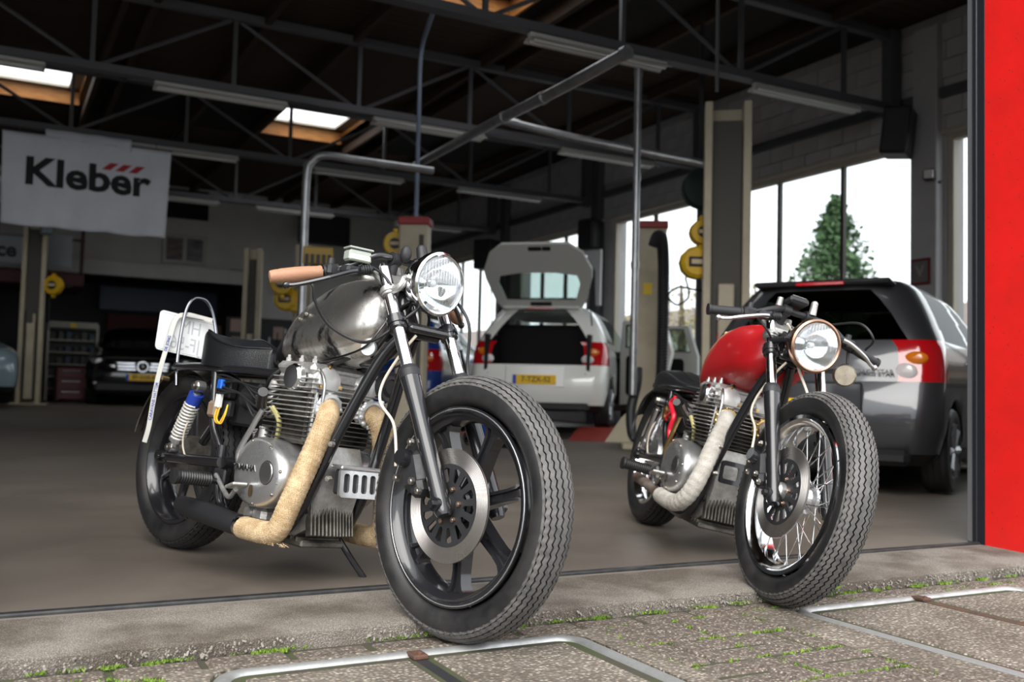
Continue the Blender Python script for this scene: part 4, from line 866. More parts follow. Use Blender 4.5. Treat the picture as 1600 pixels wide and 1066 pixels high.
            b = MB(); b.tube([(.69, s_*.196, .215), (.60, s_*.198, .224), (.36, s_*.205, .245)], .0215, 16, 3); b.torus((.685, s_*.196, .216), (1, 0, -.1), .024, .005, 20, 6); B(b, 'tail_pipe', rustm)
    # ---------------- tank
    if raw:
        st = [(.485, .705, .672, .022), (.505, .742, .669, .045), (.55, .805, .668, .068), (.62, .868, .671, .090), (.70, .917, .678, .107), (.78, .950, .687, .119), (.86, .969, .698, .126), (.93, .972, .711, .127), (.985, .966, .727, .121), (1.03, .951, .747, .108), (1.058, .92, .775, .088), (1.072, .87, .81, .050)]
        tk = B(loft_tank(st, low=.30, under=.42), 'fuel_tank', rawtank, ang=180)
        b = MB(); b.lathe([(.001, .028), (.018, .027), (.028, .020), (.031, .010), (.036, .006), (.040, 0), (.042, -.01)], (.885, 0, .965), (-.05, 0, 1), 32); b.box((.853, 0, .985), (.03, .014, .008), (0, radians(-12), 0), .003); B(b, 'fuel_cap', mat('worn cap steel', (.42, .40, .36), .35, 1, col2=(.15, .14, .12), nscale=25), tk)
        b = MB()
        for s_ in (-1, 1): b.tube([(.505, s_*.040, .672), (.62, s_*.078, .674), (.78, s_*.102, .69), (.93, s_*.108, .714), (1.03, s_*.092, .75), (1.066, s_*.075, .80), (1.074, s_*.05, .86), (1.056, s_*.062, .925), (1.03, s_*.03, .950)], .0032, 6)
        B(b, 'tank_seam', mat('dark seam', (.07, .068, .07), .35, 1), tk)
        b = MB(); b.bolt((.70, -.0985, .83), (0, -1, .5), .006, .008); b.bolt((.745, -.1085, .845), (0, -1, .5), .006, .008); B(b, 'badge_stud', bolt, tk)
    else:
        st = [(.470, .715, .655, .028), (.485, .775, .650, .055), (.52, .838, .650, .084), (.58, .895, .652, .106), (.66, .930, .660, .120), (.76, .946, .674, .129), (.86, .948, .690, .133), (.95, .942, .704, .130), (1.02, .925, .724, .120), (1.065, .898, .752, .102), (1.09, .86, .785, .075), (1.098, .83, .81, .040)]
        tk = B(loft_tank(st, low=.30), 'fuel_tank', redtank, ang=180)
        b = MB(); b.lathe([(.001, .020), (.02, .019), (.030, .012), (.033, 0), (.036, -.008)], (.88, 0, .945), (0, 0, 1), 28); B(b, 'fuel_cap', chrome, tk)
        b = MB()                                                     # brass retaining strap over the rear of the tank
        def on_tank(x, ang_):
            i = max(k for k in range(len(st)-1) if st[k][0] <= x); f = (x-st[i][0])/(st[i+1][0]-st[i][0]); zt, zb, hw = (st[i][k]+(st[i+1][k]-st[i][k])*f for k in (1, 2, 3))
            zm = zb+.30*(zt-zb); ca, sa = cos(ang_), sin(ang_); s1 = 1 if sa > 0 else -1
            y = hw*abs(ca)**(2/(2.5 if sa > 0 else 3.2))*(1 if ca > 0 else -1); z = zm+((zt-zm)*abs(sa)**(2/2.2) if sa > 0 else -(zm-zb)*abs(sa)**(2/2.6))
            return V((x, y*(1 if sa > 0 else 1-.22*abs(sa)), z))
        R = []
        for i in range(25):
            an = radians(-14+208*i/24); z = .8
            for _ in range(6): z = on_tank(min(.70, max(.50, .53+.62*(z-.73))), an).z
            xx = min(.70, max(.50, .53+.62*(z-.73))); p, p2 = on_tank(xx-.011, an), on_tank(xx+.011, an); q = V((0, p.y, (p.z-.75)*.9)).normalized()
            R.append([p+q*.002, p+q*.006, p2+q*.006, p2+q*.002])
        b.rings(R); b.bolt(R[-1][1]+V((.01, -.002, .008)), (0, -1, 0), .011, .008); b.bolt(R[15][1]+V((.01, 0, 0)), (0, -.5, 1), .010, .009); B(b, 'tank_strap', mat('pale brass strap', (.62, .49, .27), .35, .8), tk)
    if raw: b = MB(); b.lathe([(.001, .008), (.022, .008), (.025, .003), (.025, -.006), (.001, -.006)], (1.035, -.075, .752), (.5, -.8, 0), 24); b.cyl((1.035, -.07, .752), (1.0, -.04, .752), .007, n=8); B(b, 'ignition_disc', mat('grey disc', (.45, .46, .47), .35, .6))
    # ---------------- seat, fender
    if raw:
        ss = [(.140, .060, .760, .0, .668), (.147, .088, .784, .006, .664), (.172, .120, .786, .030, .662), (.235, .138, .760, .046, .660), (.31, .134, .740, .040, .658), (.38, .108, .732, .022, .658), (.44, .072, .735, .012, .660), (.485, .045, .738, .004, .664)]
        se = B(seat_mesh(ss), 'seat', leather, ang=60)
        for s_ in (-1, 1): B(MB().tube([(.150, s_*.078, .782), (.175, s_*.112, .787), (.237, s_*.130, .762), (.31, s_*.126, .742), (.38, s_*.101, .734), (.44, s_*.068, .737), (.48, s_*.044, .740)], .0032, 6), 'seat_piping', leather, se)
        b = MB(); b.box((.31, 0, .656), (.36, .19, .012), bev=.004); B(b, 'seat_pan', satin, se)
    else:
        ss = [(-.16, .030, .640, -.002, .625), (-.13, .065, .672, -.008, .625), (-.06, .098, .702, -.014, .626), (.03, .118, .722, -.018, .628), (.12, .124, .726, -.020, .630), (.22, .122, .712, -.018, .634), (.31, .110, .690, -.014, .640), (.40, .085, .678, -.01, .644), (.47, .06, .676, -.006, .648)]
        se = B(seat_mesh(ss), 'seat', leather, ang=60)
        for q in (-.4, 0, .4): B(MB().tube([(x, hw*q, zt+.003+.018*(1-(q/.93)**2)) for x, hw, zt, dd, _ in ss[1:-1]], .0016, 5), 'seat_seam', satin, se)
        b = MB(); b.box((.16, 0, .632), (.56, .17, .012), bev=.004); B(b, 'seat_pan', satin, se)
    a0, a1 = (radians(62), radians(168)) if raw else (radians(80), radians(150))
    b = MB(); R = []
    for i in range(25):                                             # rear mudguard
        a = a0+(a1-a0)*i/24; ring = []
        for k in range(9):
            q = -1+2*k/8; rr = RR+.030-.030*abs(q)**3; ring.append(V((.01+rr*cos(a), .082*q, RR+rr*sin(a))))
        for k in range(8, -1, -1):
            q = -1+2*k/8; rr = RR+.027-.030*abs(q)**3; ring.append(V((.01+rr*cos(a), .080*q, RR+rr*sin(a))))
        R.append(ring)
    b.rings(R); NB(b, 'rear_fender', mat('bare fender steel', (.36, .34, .32), .3, 1, col2=(.12, .11, .105), nscale=8) if raw else satin)
    # ---------------- shocks
    for s_ in (-1, 1):
        p0, p1 = V((.215, s_*.132, .585)), V((.095, s_*.128, .362)); d = (p0-p1).normalized(); ln = (p0-p1).length; x_, y_, _ = frame_of(d)
        b = MB(); b.cyl(p1, p1+d*ln*.9, .0145, n=14); b.cyl(p0-V((0, .014, 0)), p0+V((0, .014, 0)), .019, n=16); b.cyl(p1-V((0, .014, 0)), p1+V((0, .014, 0)), .017, n=16); b.cyl(p1+d*.03, p1+d*.045, .027, n=18)
        sh = B(b, 'shock_absorber', alu if raw else steel)
        if raw:
            b = MB(); b.tube([p1+d*(.045+(ln-.115)*i/108)+(x_*cos(i*.6545)+y_*sin(i*.6545))*.0245 for i in range(109)], .0044, 8, 1); B(b, 'spring', springw, sh)
            b = MB(); b.cyl(p0-d*.072, p0-d*.030, .026, n=18); B(b, 'top_cover', mat('shock cover blue', (.02, .05, .32), .3), sh)
        else:
            b = MB(); b.cyl(p1+d*.06, p0-d*.04, .019, n=18); B(b, 'damper_tube', chrome, sh)
        B(MB().bolt(p0+V((0, s_*.014, 0)), (0, s_, 0), .015, .012), 'mount_nut', bolt, sh)
        B(MB().bolt(p1+V((0, s_*.014, 0)), (0, s_, 0), .014, .012), 'mount_nut', bolt, sh)
    # ---------------- foot controls
    for s_ in (-1, 1):
        b = MB(); b.cyl((.46, s_*.135, .285), (.475, s_*.20, .29), .010, n=10); b.box((.44, s_*.135, .30), (.07, .012, .05), bev=.005); pg = B(b, 'footrest', satin)
        b = MB(); pr = []
        for i in range(13): pr += [(.0235, i*.0085), (.0205, i*.0085+.004)]
        b.lathe([(.001, -.004), (.015, -.002)]+pr+[(.026, .112), (.026, .122), (.001, .124)], (.475, s_*.195, .29), (.02, s_, .04), 18); B(b, 'peg_rubber', rubber, pg)
    b = MB(); b.tube([(.44, -.15, .305), (.55, -.175, .262), (.63, -.205, .255), (.69, -.225, .285)], .0075, 8); b.box((.705, -.235, .298), (.05, .05, .010), (0, radians(-20), 0), .003); B(b, 'brake_pedal', castal)
    b = MB(); b.tube([(.44, .15, .31), (.56, .18, .33), (.68, .21, .33)], .006, 8); b.cyl((.68, .20, .33), (.68, .25, .33), .010, n=10); B(b, 'shift_lever', castal)
    b = MB(); b.cyl((.625, -.13, .365), (.625, -.19, .365), .014, n=12); b.tube([(.625, -.19, .36), (.635, -.20, .40), (.70, -.205, .485), (.735, -.205, .535)], .0085, 10); kk = B(b, 'kick_starter', alu if raw else brass)
    b = MB(); b.cyl((.715, -.200, .545), (.80, -.255, .585), .0165, .015, 14); B(b, 'kick_rubber', rubber, kk)
    b = MB(); b.cyl((.77, .115, .165), (.77, .14, .135), .014, n=10); b.tube([(.77, .125, .16), (.80, .165, .10), (.85, .215, .022)], .0105, 10); b.box((.862, .232, .012), (.06, .05, .010), (radians(-14), 0, 0), .003); sd_ = B(b, 'side_stand', black if raw else steel)
    b = MB(); b.tube([V((.745, .125, .165))+V((.066, .058, -.085))*(i/60)+V((.008*cos(i*.9), .008*sin(i*.9), .0)) for i in range(61)], .0018, 5, 1); B(b, 'stand_spring', steel, sd_)
    # ---------------- electrics under the seat
    b = MB(); b.box((.405, 0, .545), (.16, .14, .15), bev=.01); b.box((.34, -.09, .585), (.05, .03, .06), bev=.005); b.box((.36, -.10, .52), (.06, .03, .06), bev=.008); B(b, 'battery_box', satin)
    if raw:
        b = MB(); b.box((.345, -.128, .60), (.028, .020, .034), bev=.004); B(b, 'blue_connector', bluep)
        b = MB(); b.box((.35, -.13, .545), (.026, .018, .05), bev=.004); B(b, 'white_connector', whitep)
        b = MB(); b.box((.32, -.125, .515), (.05, .03, .055), bev=.008); B(b, 'relay', mat('old brown relay', (.24, .17, .12), .5))
        for m_, dx in ((yel, 0), (orange, .008), (yel, .016)): b = MB(); b.tube([(.345+dx, -.130, .522), (.35+dx, -.137, .485), (.375+dx, -.134, .470), (.395+dx*.5, -.13, .50), (.395, -.122, .535)], .0024, 6); B(b, 'coloured_wire', m_)
    else:
        b = MB(); b.tube([(.40, -.13, .61), (.37, -.135, .585), (.42, -.14, .555), (.46, -.14, .53), (.45, -.14, .47), (.47, -.135, .43)], .011, 10); b.tube([(.42, -.14, .545), (.37, -.14, .525), (.36, -.135, .51)], .006, 8); B(b, 'red_hose', redhose)
        b = MB(); b.cyl((.345, -.12, .55), (.345, -.15, .55), .020, n=14); b.cyl((.345, -.12, .52), (.345, -.15, .52), .015, n=12); B(b, 'brass_fitting', brass)
    for k in range(6):
        z = .632-.012*k; b = MB(); b.tube([(.22+.02*k, -.10, .63), (.34, -.118-.004*k, z), (.46, -.12, z-.02+.012*(k % 3)), (.56, -.11, .60-.02*k), (.64, -.09, .61-.012*k)], .0042, 6); B(b, 'cable', hose)
    b = MB(); b.tube([(.19, -.12, .52), (.17, -.135, .44), (.16, -.13, .38), (.19, -.125, .33)], .003, 6); B(b, 'brake_line', cream)
    # regulator with its slatted guard in front of the engine, horn
    if raw:
        vs, fs = holed(rrect(.15, .085, .012), [rrect(.022, .056, .006) if 0 else [(p[0]-.050+.033*i, p[1]) for p in rrect(.021, .056, .008)] for i in range(4)], .010)
        Mx = basis((.975, .012, .350), (0, 1, 0), (-.12, 0, 1)); b = MB(); b.add(vs, fs, Mx); rg = B(b, 'regulator_guard', alu)
        b = MB(); b.box((.955, .012, .352), (.03, .14, .075), bev=.006); B(b, 'regulator', satin, rg)
        b = MB(); b.box((.955, .012, .395), (.055, .155, .012), bev=.004); B(b, 'guard_top', alu, rg)
        b = MB(); b.lathe([(.001, .012), (.02, .012), (.024, .016), (.034, .010), (.046, .012), (.048, .004), (.046, -.012), (.02, -.03), (.001, -.03)], (.955, .085, .655), (1, .1, 0), 30); b.bolt((.965, .045, .62), (1, 0, 0), .008, .01); B(b, 'horn', satin)
    else:
        vs, fs = holed(rrect(.17, .085, .012), [[(p[0]-.045+.09*i, p[1]) for p in rrect(.06, .05, .008)] for i in range(2)], .014)
        b = MB(); b.add(vs, fs, basis((.965, 0, .372), (0, 1, 0), (-.12, 0, 1))); B(b, 'engine_mount_plate', black)
    # ---------------- hoop with number plate on the raw bike
    if raw:
        b = MB(); b.tube([(-.02, -.095, .58), (-.06, -.088, .68), (-.11, -.062, .85), (-.125, -.034, .912), (-.128, 0, .925), (-.125, .034, .912), (-.11, .062, .85), (-.06, .088, .68), (-.02, .095, .58)], .0065, 10); hp = NB(b, 'hoop', mat('dark polished hoop', (.13, .135, .15), .2, 1))
        b = MB(); b.tube([(-.115, -.058, .845), (-.118, .058, .845)], .005, 8, 1); NB(b, 'hoop_bar', steel, hp)
        Mx = basis((-.135, -.028, .775), (0, -1, .04), (-.10, .03, 1)) # faces the rear; its embossed back faces the camera
        vs, fs = holed(rrect(.236, .150, .016), [], .0016); b = MB(); b.add(vs, fs, Mx); pl = NB(b, 'number_plate', plate_w, lab='white number plate seen from behind with reversed embossed characters')
        b = MB()
        for i in range(len(rrect(.222, .136, .012))): pass
        ring = rrect(.222, .136, .012); b.tube([Mx @ V((p[0], p[1], -.001)) for p in ring+[ring[0]]], .0016, 5, 1); NB(b, 'plate_bead', plate_w, pl)
        for body, dx, dy in (('HM', -.012, .030), ('JF-56', 0, -.036)):
            vs, fs = text_mesh(body, .074, .003, .0, sx=.82); b = MB(); b.add([v+V((dx, dy, 0)) for v in vs], fs, Mx); NB(b, 'plate_lettering', inkgrey, pl)
        b = MB()
        R = []
        path = catmull([(-.105, .052, .848), (-.118, .0, .852), (-.118, -.05, .852), (-.125, -.085, .83), (-.115, -.105, .74), (-.10, -.128, .62), (-.088, -.138, .50), (-.08, -.142, .42), (-.085, -.146, .362)], 6)
        for i, p in enumerate(path):
            q = (path[min(i+1, len(path)-1)]-path[max(i-1, 0)]).normalized(); w_ = q.cross(V((.72, -.69, .05))).normalized()*.0085; nn = q.cross(w_).normalized()*.0012
            R.append([p+w_+nn, p-w_+nn, p-w_-nn, p+w_-nn])
        b.rings(R); ly = NB(b, 'lanyard', strapm, lab='white lanyard with blue lettering hanging from the hoop')
        def along(body, i0, i1, size):
            p, q = path[i0], path[i1]; xx = (p-q).normalized()*-1; vs, fs = text_mesh(body, size, .0008, .0003, 'LEFT', spacing=1.0)
            yy = V((.72, -.69, .05)).cross(xx).normalized(); b = MB(); b.add(vs, fs, basis(p+V((.72, -.69, 0))*.0022, xx, yy)); NB(b, 'lanyard_print', lanyblue, ly)
        along('DE JONG', 26, 20, .0150); along('CARAVANS HATTEM', 40, 30, .0150) if 1 else None
        b = MB(); b.cyl((-.075, -.10, .60), (-.075, -.125, .602), .008, n=10); NB(b, 'brass_nut', brass)
    else:
        b = MB(); b.tube([(-.10, -.08, .62), (-.22, -.085, .56), (-.27, -.09, .44), (-.20, -.10, .36)], .006, 8); b.tube([(-.10, .08, .62), (-.22, .085, .56), (-.27, .09, .44), (-.20, .10, .36)], .006, 8); b.box((-.155, 0, .605), (.13, .15, .006), (0, radians(-22), 0), .002); NB(b, 'plate_bracket', satin)
    return t
motorcycle('bare metal tank motorcycle with tan grips, black cast wheels and tan wrapped exhaust', (.628, 3.745, fz(3.7)), (1.097, 2.36, -.049), 6.5, True, -1.5, 0)
h_ = radians(-109.5)
motorcycle('red tank motorcycle with chrome spoked front wheel and white wrapped exhaust', (2.739, 3.771, fz(3.7)), (2.739+cos(h_)*1.45, 3.771+sin(h_)*1.45, -.049), 12, False, 5, -.018)
# ================================================================== cars
white_p = mat('white car paint', (.84, .84, .80), .25, coat=1.)
grey_p = mat('grey metallic car paint', (.055, .057, .063), .34, .5, coat=1.)
black_p = mat('black car paint', (.006, .006, .007), .15, coat=1.)
blue_p = mat('blue car paint', (.012, .05, .26), .25, coat=1.)
pale_p = mat('pale blue car paint', (.22, .30, .34), .25, coat=1.)
redl = mat('red lamp plastic', (.48, .006, .010), .12, coat=1.); orl = mat('orange lamp plastic', (.75, .20, .01), .12, coat=1.); whl = mat('clear lamp plastic', (.70, .66, .66), .1, coat=1.)
trimb = mat('black trim plastic', (.010, .010, .011), .5); inter = mat('dark car interior', (.008, .008, .009), .8)
alloy = mat('silver wheel trim', (.42, .43, .45), .35, .7); platey = mat('yellow number plate', (.85, .52, .01), .4); plateb = mat('blue plate strip', (.01, .06, .42), .4); ink = mat('black print', (.008, .008, .008), .5)
HATCH = dict(W=.832, wx=(.62, 3.07), wr=.285, lay=[  # z, rear x, front x, half width, rear corner, front corner
    (.19, .14, 3.60, .74, .22, .30), (.27, .06, 3.67, .80, .22, .32), (.40, .0, 3.71, .826, .20, .34), (.56, .0, 3.70, .832, .18, .36), (.68, .035, 3.66, .832, .17, .38), (.74, .06, 3.60, .832, .16, .40),
    (.80, .075, 3.52, .830, .15, .42), (.88, .09, 3.28, .824, .15, .42), (.97, .12, 2.88, .806, .15, .36), (1.02, .145, 2.76, .786, .18, .34), (1.10, .18, 2.62, .752, .20, .32), (1.21, .235, 2.43, .700, .22, .30), (1.32, .29, 2.23, .640, .25, .28), (1.38, .31, 2.10, .600, .27, .28), (1.425, .33, 1.96, .555, .28, .28), (1.455, .38, 1.84, .49, .28, .26), (1.478, .50, 1.68, .42, .2, .2), (1.487, .75, 1.45, .22, .12, .12)])
SEDAN = dict(W=.93, wx=(.95, 3.85), wr=.32, lay=[
    (.18, .14, 4.66, .84, .2, .3), (.26, .06, 4.74, .90, .2, .34), (.42, .0, 4.80, .925, .2, .40), (.58, .0, 4.79, .93, .2, .44), (.68, .02, 4.76, .93, .2, .46), (.75, .04, 4.70, .925, .2, .48),
    (.82, .06, 4.52, .915, .2, .5), (.90, .12, 4.05, .90, .2, .5), (.97, .35, 3.55, .87, .2, .4), (1.02, .70, 3.42, .85, .2, .36), (1.10, .86, 3.28, .82, .2, .34), (1.21, 1.06, 3.02, .76, .2, .3), (1.32, 1.3, 2.76, .70, .2, .28), (1.38, 1.5, 2.58, .66, .2, .28), (1.425, 1.7, 2.42, .61, .2, .26), (1.45, 1.8, 2.3, .54, .2, .2), (1.465, 1.9, 2.2, .4, .12, .12), (1.47, 2.0, 2.1, .2, .04, .04)])
NR, NC, NS = 12, 5, 44
def outline(l, W):
    z, xr, xf, hw, rr, rf = l; p = []; bow = .075
    xb = lambda y: xr+bow*(y/hw)**2
    fb = lambda y: xf-.12*(y/hw)**2
    for i in range(NR+1): y = (hw-rr)*(1-2*i/NR); p.append((xb(y), y))
    x0, y0 = xb(hw-rr), hw-rr
    for i in range(1, NC): a = pi/2*i/NC; p.append((x0+rr*(1-cos(a)), -y0-rr*sin(a)))
    s0, s1 = x0+rr, fb(hw-rf)-rf
    for i in range(NS+1): x = s0+(s1-s0)*i/NS; p.append((x, -hw))
    for i in range(1, NC): a = pi/2*i/NC; p.append((s1+rf*sin(a), -hw+rf*(1-cos(a))))
    h = len(p)
    for i in range(NR+1): y = -(hw-rf)*(1-2*i/NR); p.append((fb(y), y))
    for i in range(NC-1, 0, -1): a = pi/2*i/NC; p.append((s1+rf*sin(a), hw-rf*(1-cos(a))))
    for i in range(NS, -1, -1): x = s0+(s1-s0)*i/NS; p.append((x, hw))
    for i in range(NC-1, 0, -1): a = pi/2*i/NC; p.append((x0+rr*(1-cos(a)), y0+rr*sin(a)))
    return p
def car(label, M, spec, paint, gate_open=False, doors_open=False, front=False, plate='', glass=None):
    t = thing('car', label, 'car', M=M); lay = spec['lay']; W = spec['W']; G = [outline(l, W) for l in lay]; n = len(G[0]); K = len(lay)
    i_rear = range(0, NR); r0 = NR; r1 = NR+NC                   # column ranges: rear, rear-right corner, right side, ...
    side0 = r1; side1 = r1+NS; f0 = side1; fr0 = f0+NC; fr1 = fr0+NR; fl = fr1+NC; ls0 = fl; ls1 = fl+NS
    Z = []
    for k in range(K):
        zr = []
        for j in range(n):
            z = lay[k][0]; x, y = G[k][j]
            if side0-1 <= j <= side1+1 or ls0-1 <= j <= ls1+1:
                for wx in spec['wx']:
                    Ra = spec['wr']+.055; dx = x-wx
                    if abs(dx) < Ra: z = max(z, spec['wr']+sqrt(Ra*Ra-dx*dx)*1.0+.004*k) if k < 7 else z
            zr.append(z)
        Z.append(zr)
    pts = [[V((G[k][j][0], G[k][j][1], Z[k][j])) for j in range(n)] for k in range(K)]
    grp = {}
    def put(g, k, j): grp.setdefault(g, []).append((k, j))
    for k in range(K-1):
        z0, z1 = lay[k][0], lay[k+1][0]; zm = (z0+z1)/2
        for j in range(n):
            j2 = (j+1) % n; x = (pts[k][j].x+pts[k][j2].x)/2; g = 'body'
            rear = j < NR; rcorn = NR <= j < r1 or j >= ls1+1; sideR = side0 <= j < side1; sideL = ls0 <= j < ls1; frn = fr0 <= j < fr1
            if k < 1: g = 'sill'
            if zm > 1.0:
                if rear and .98 <= zm < 1.40: g = 'rear_window'
                elif (frn or f0 <= j < fr0 or fr1 <= j < fl) and zm < 1.40: g = 'windscreen'
                elif (sideR or sideL) and zm < 1.37:
                    cab0, cab1 = lay[k][1]+.30, lay[k][2]-.42
                    bp = 1.52 if spec is HATCH else 2.2
                    if cab0 < x < cab1 and not abs(x-bp) < .05: g = 'side_window'
            if spec is HATCH and rear and zm > .74 and g == 'body' and zm < 1.45: g = 'tailgate'
            if spec is HATCH and .72 < zm < 1.0 and (rcorn or (rear and (j < 1 or j >= NR-1)) or (side0 <= j < side0+1) or (ls1-1 <= j < ls1+1)):
                g = 'lamp_red'
            if gate_open and (g in ('rear_window', 'tailgate') or (rear and .74 < zm < 1.40 and 'lamp' not in g)): continue
            if doors_open and sideR and .25 < zm < 1.38 and 1.0 < x < 2.55: continue
            put(g, k, j)
    mats = dict(body=paint, sill=trimb, rear_window=glass or darkglass, windscreen=glass or lightglass, side_window=glass or lightglass, tailgate=paint, lamp_white=whl, lamp_orange=orl, lamp_red=redl)
    for g, fs in grp.items():
        b = MB(); ix = {}
        def vi(k, j):
            j %= n
            if (k, j) not in ix: ix[(k, j)] = len(b.v); b.v.append(tuple(pts[k][j]))
            return ix[(k, j)]
        for k, j in fs: b.f.append((vi(k, j), vi(k, j+1), vi(k+1, j+1), vi(k+1, j))); b.m.append(0)
        if g == 'body':
            b.f.append(tuple(vi(K-1, j) for j in range(n))); b.m.append(0)
        if g in ('lamp_white', 'lamp_orange', 'lamp_red') or g.endswith('window') or g == 'windscreen': pass
        b.build({'lamp_white': 'reversing_lamp', 'lamp_orange': 'indicator_lamp', 'lamp_red': 'tail_lamp'}.get(g, g), mats[g], t, ang=50)
    # inner tub, seats
    xr, xf = (.16, 3.4) if spec is HATCH else (.3, 4.4)
    b = MB(); b.box(((xr+xf)/2+.1, 0, .26), (xf-xr-.3, W*1.7, .06)); b.box((xf-.75, 0, .62), (.05, W*1.7, .62))
    for s_ in (-1, 1): b.box(((xr+xf)/2-.1, s_*(W-.08), .5), (xf-xr-.9, .03, .40)) if not (doors_open and s_ < 0) else b.box((.62, -(W-.10), .55), (.7, .03, .6))
    b.box((xr+.34 if gate_open else xr+.12, 0, .52), (.04, W*1.5, .46)); b.build('interior', inter, t)
    if gate_open: b = MB(); b.box((.75, 0, .95), (.10, 1.30, .62), (0, radians(-12), 0), .05); b.box((.42, 0, .62), (.72, 1.2, .04)); b.box((.45, .62, .85), (.75, .04, .5)); b.box((.45, -.62, .85), (.75, .04, .5)); b.build('boot_lining', inter, t)
    for sx in ((1.85, .36), (1.85, -.36), (1.05, .34), (1.05, -.34)):
        b = MB(); b.box((sx[0]-.22, sx[1], .80), (.13, .46, .62), (0, radians(-14), 0), .05); b.box((sx[0], sx[1], .48), (.5, .48, .16), bev=.05); b.box((sx[0]-.32, sx[1], 1.16), (.09, .24, .16), (0, radians(-14), 0), .03); b.build('seat', inter, t)
    # wheels
    for wx in spec['wx']:
        for s_ in (-1, 1):
            r = spec['wr']; c_ = (wx, s_*(W-.10), r); b = MB(); b.lathe([(r*.66, -.085), (r*.80, -.098), (r*.95, -.09), (r, -.07), (r, .07), (r*.95, .09), (r*.80, .098), (r*.66, .085)], c_, (0, 1, 0), 40)
            for q in (-.04, 0, .04): b.torus((wx, c_[1]+q, r), (0, 1, 0), r+.0005, .003, 40, 4)
            w = b.build('wheel', rubber, t)
            b = MB(); b.lathe([(r*.67, .06*s_), (r*.62, .075*s_), (r*.58, .03*s_), (.05, .025*s_), (.001, .03*s_)], c_, (0, 1, 0), 32); b.build('rim_dish', trimb, w)
            b = MB()
            for q in range(8): a = q*pi/4; b.cyl((wx+.03*cos(a), c_[1]+.07*s_, r+.03*sin(a)), (wx+r*.63*cos(a), c_[1]+.075*s_, r+r*.63*sin(a)), .026, .032, 6)
            b.lathe([(.001, .09*s_), (.05, .085*s_), (.055, .06*s_)], c_, (0, 1, 0), 20); b.torus((wx, c_[1]+.075*s_, r), (0, 1, 0), r*.65, .012, 36, 6); b.build('wheel_trim', alloy, w)
            b = MB(); R = []
            for i in range(13): a = pi*i/12; R.append([V((wx+(r+.075)*cos(a), s_*(W-.04), r+(r+.07)*sin(a))), V((wx+(r+.075)*cos(a), s_*(W-.30), r+(r+.07)*sin(a)))])
            b.rings(R, False, False); b.build('wheel_well', trimb, t)
    def number(x, z, d, body, tilt=0):
        M2 = basis((x, 0, z), (0, -d, 0), (0, 0, 1)) if d > 0 else basis((x, 0, z), (0, -d, 0), (0, 0, 1))
        b = MB(); b.box((x, 0, z), (.012, .52, .112), bev=.004); pl = b.build('number_plate', platey, t)
        b = MB(); b.box((x-.004*d, .238*d, z), (.0125, .044, .110), bev=.003); b.build('plate_strip', plateb, pl)
        vs, fs = text_mesh(body, .088, .002, .0012, sx=.98); b = MB(); b.add(vs, fs, basis((x-.0075*d, -.02*d, z), (0, -d, 0), (0, 0, 1))); b.build('plate_lettering', ink, pl)
    if spec is HATCH:
        for s_ in (-1, 1):
            b = MB(); b.ball((.122, s_*.605, .805), (.022, .075, .058), 16, 10); b.build('reversing_lamp', whl, t)
            b = MB(); b.ball((.148, s_*.665, .895), (.024, .075, .046), 16, 10); b.build('indicator_lamp', orl, t)
        if plate: number(-.014, .56, 1, plate)
        b = MB(); b.box((.012, 0, .60), (.03, .72, .26), bev=.012); b.build('plate_recess', paint if not plate else paint, t)
        b = MB(); b.box((.35, 0, 1.428), (.17, .96, .034), (0, radians(6), 0), .016); sp = b.build('spoiler', paint, t)
        b = MB(); b.box((.268, 0, 1.424), (.02, .34, .026), bev=.006); b.build('brake_lamp', redl, sp)
        b = MB(); b.box((.04, 0, .245), (.10, 1.30, .10), bev=.03); b.build('bumper_valance', trimb, t)
        b = MB(); b.cyl((.0, .45, .25), (.3, .45, .26), .025, n=12); b.cyl((.62, -.7, .27), (.62, .7, .27), .035, n=10); b.build('exhaust_and_axle', trimb, t)
        b = MB(); b.box((2.66, -.93, 1.0), (.10, .2, .14), bev=.03); b.box((2.66, .93, 1.0), (.10, .2, .14), bev=.03); b.build('door_mirror', paint, t)
        if not doors_open:
            for x in (1.25, 2.05): b = MB(); b.tube([(x-.08, -.842, .90), (x, -.858, .902), (x+.08, -.842, .90)], .012, 8); b.build('door_handle', chrome, t)
        if not gate_open:
            b = MB(); b.box((.085, 0, .80), (.03, .40, .035), bev=.01); b.build('gate_handle', trimb, t)
            text('badge_lettering', 'SPACE STAR', .045, basis((.062, -.42, .80), (.06, -1, 0), (-.15, 0, 1)), chrome, t, depth=.006, bold=.001)
            b = MB()
            for k in range(3):
                a = pi/2+k*2*pi/3; c_ = V((.058, .03+.036*cos(a)*-1, .905+.036*sin(a))); u_ = V((0, -cos(a), sin(a))); v_ = V((0, sin(a), cos(a)))
                b.prism([(-.032, 0), (0, .018), (.032, 0), (0, -.018)], c_, u_, v_, (.02, 0, 0))
            b.build('emblem', chrome, t)
    if gate_open:
        hw = [(.50, 0.), (.56, .10), (.645, .40), (.655, .52), (.56, .74), (.40, .86)]; out = [(u, v) for u, v in hw]+[(-u, v) for u, v in hw[::-1]]
        win = [(.43, .10), (.50, .33), (.47, .44), (.20, .48), (-.20, .48), (-.47, .44), (-.50, .33), (-.43, .10)]
        vs, fs = holed(out, [win], .05); el = radians(54)
        Mg = basis((.33, 0, 1.45), (0, -1, 0), (-cos(el), 0, sin(el))); b = MB(); b.add(vs, fs, Mg); g_ = b.build('tailgate', mat('white tailgate lining', (.56, .56, .53), .4), t)
        vs, fs = holed(win, [], .008); b = MB(); b.add(vs, fs, Mg); b.build('rear_window', lightglass, g_)
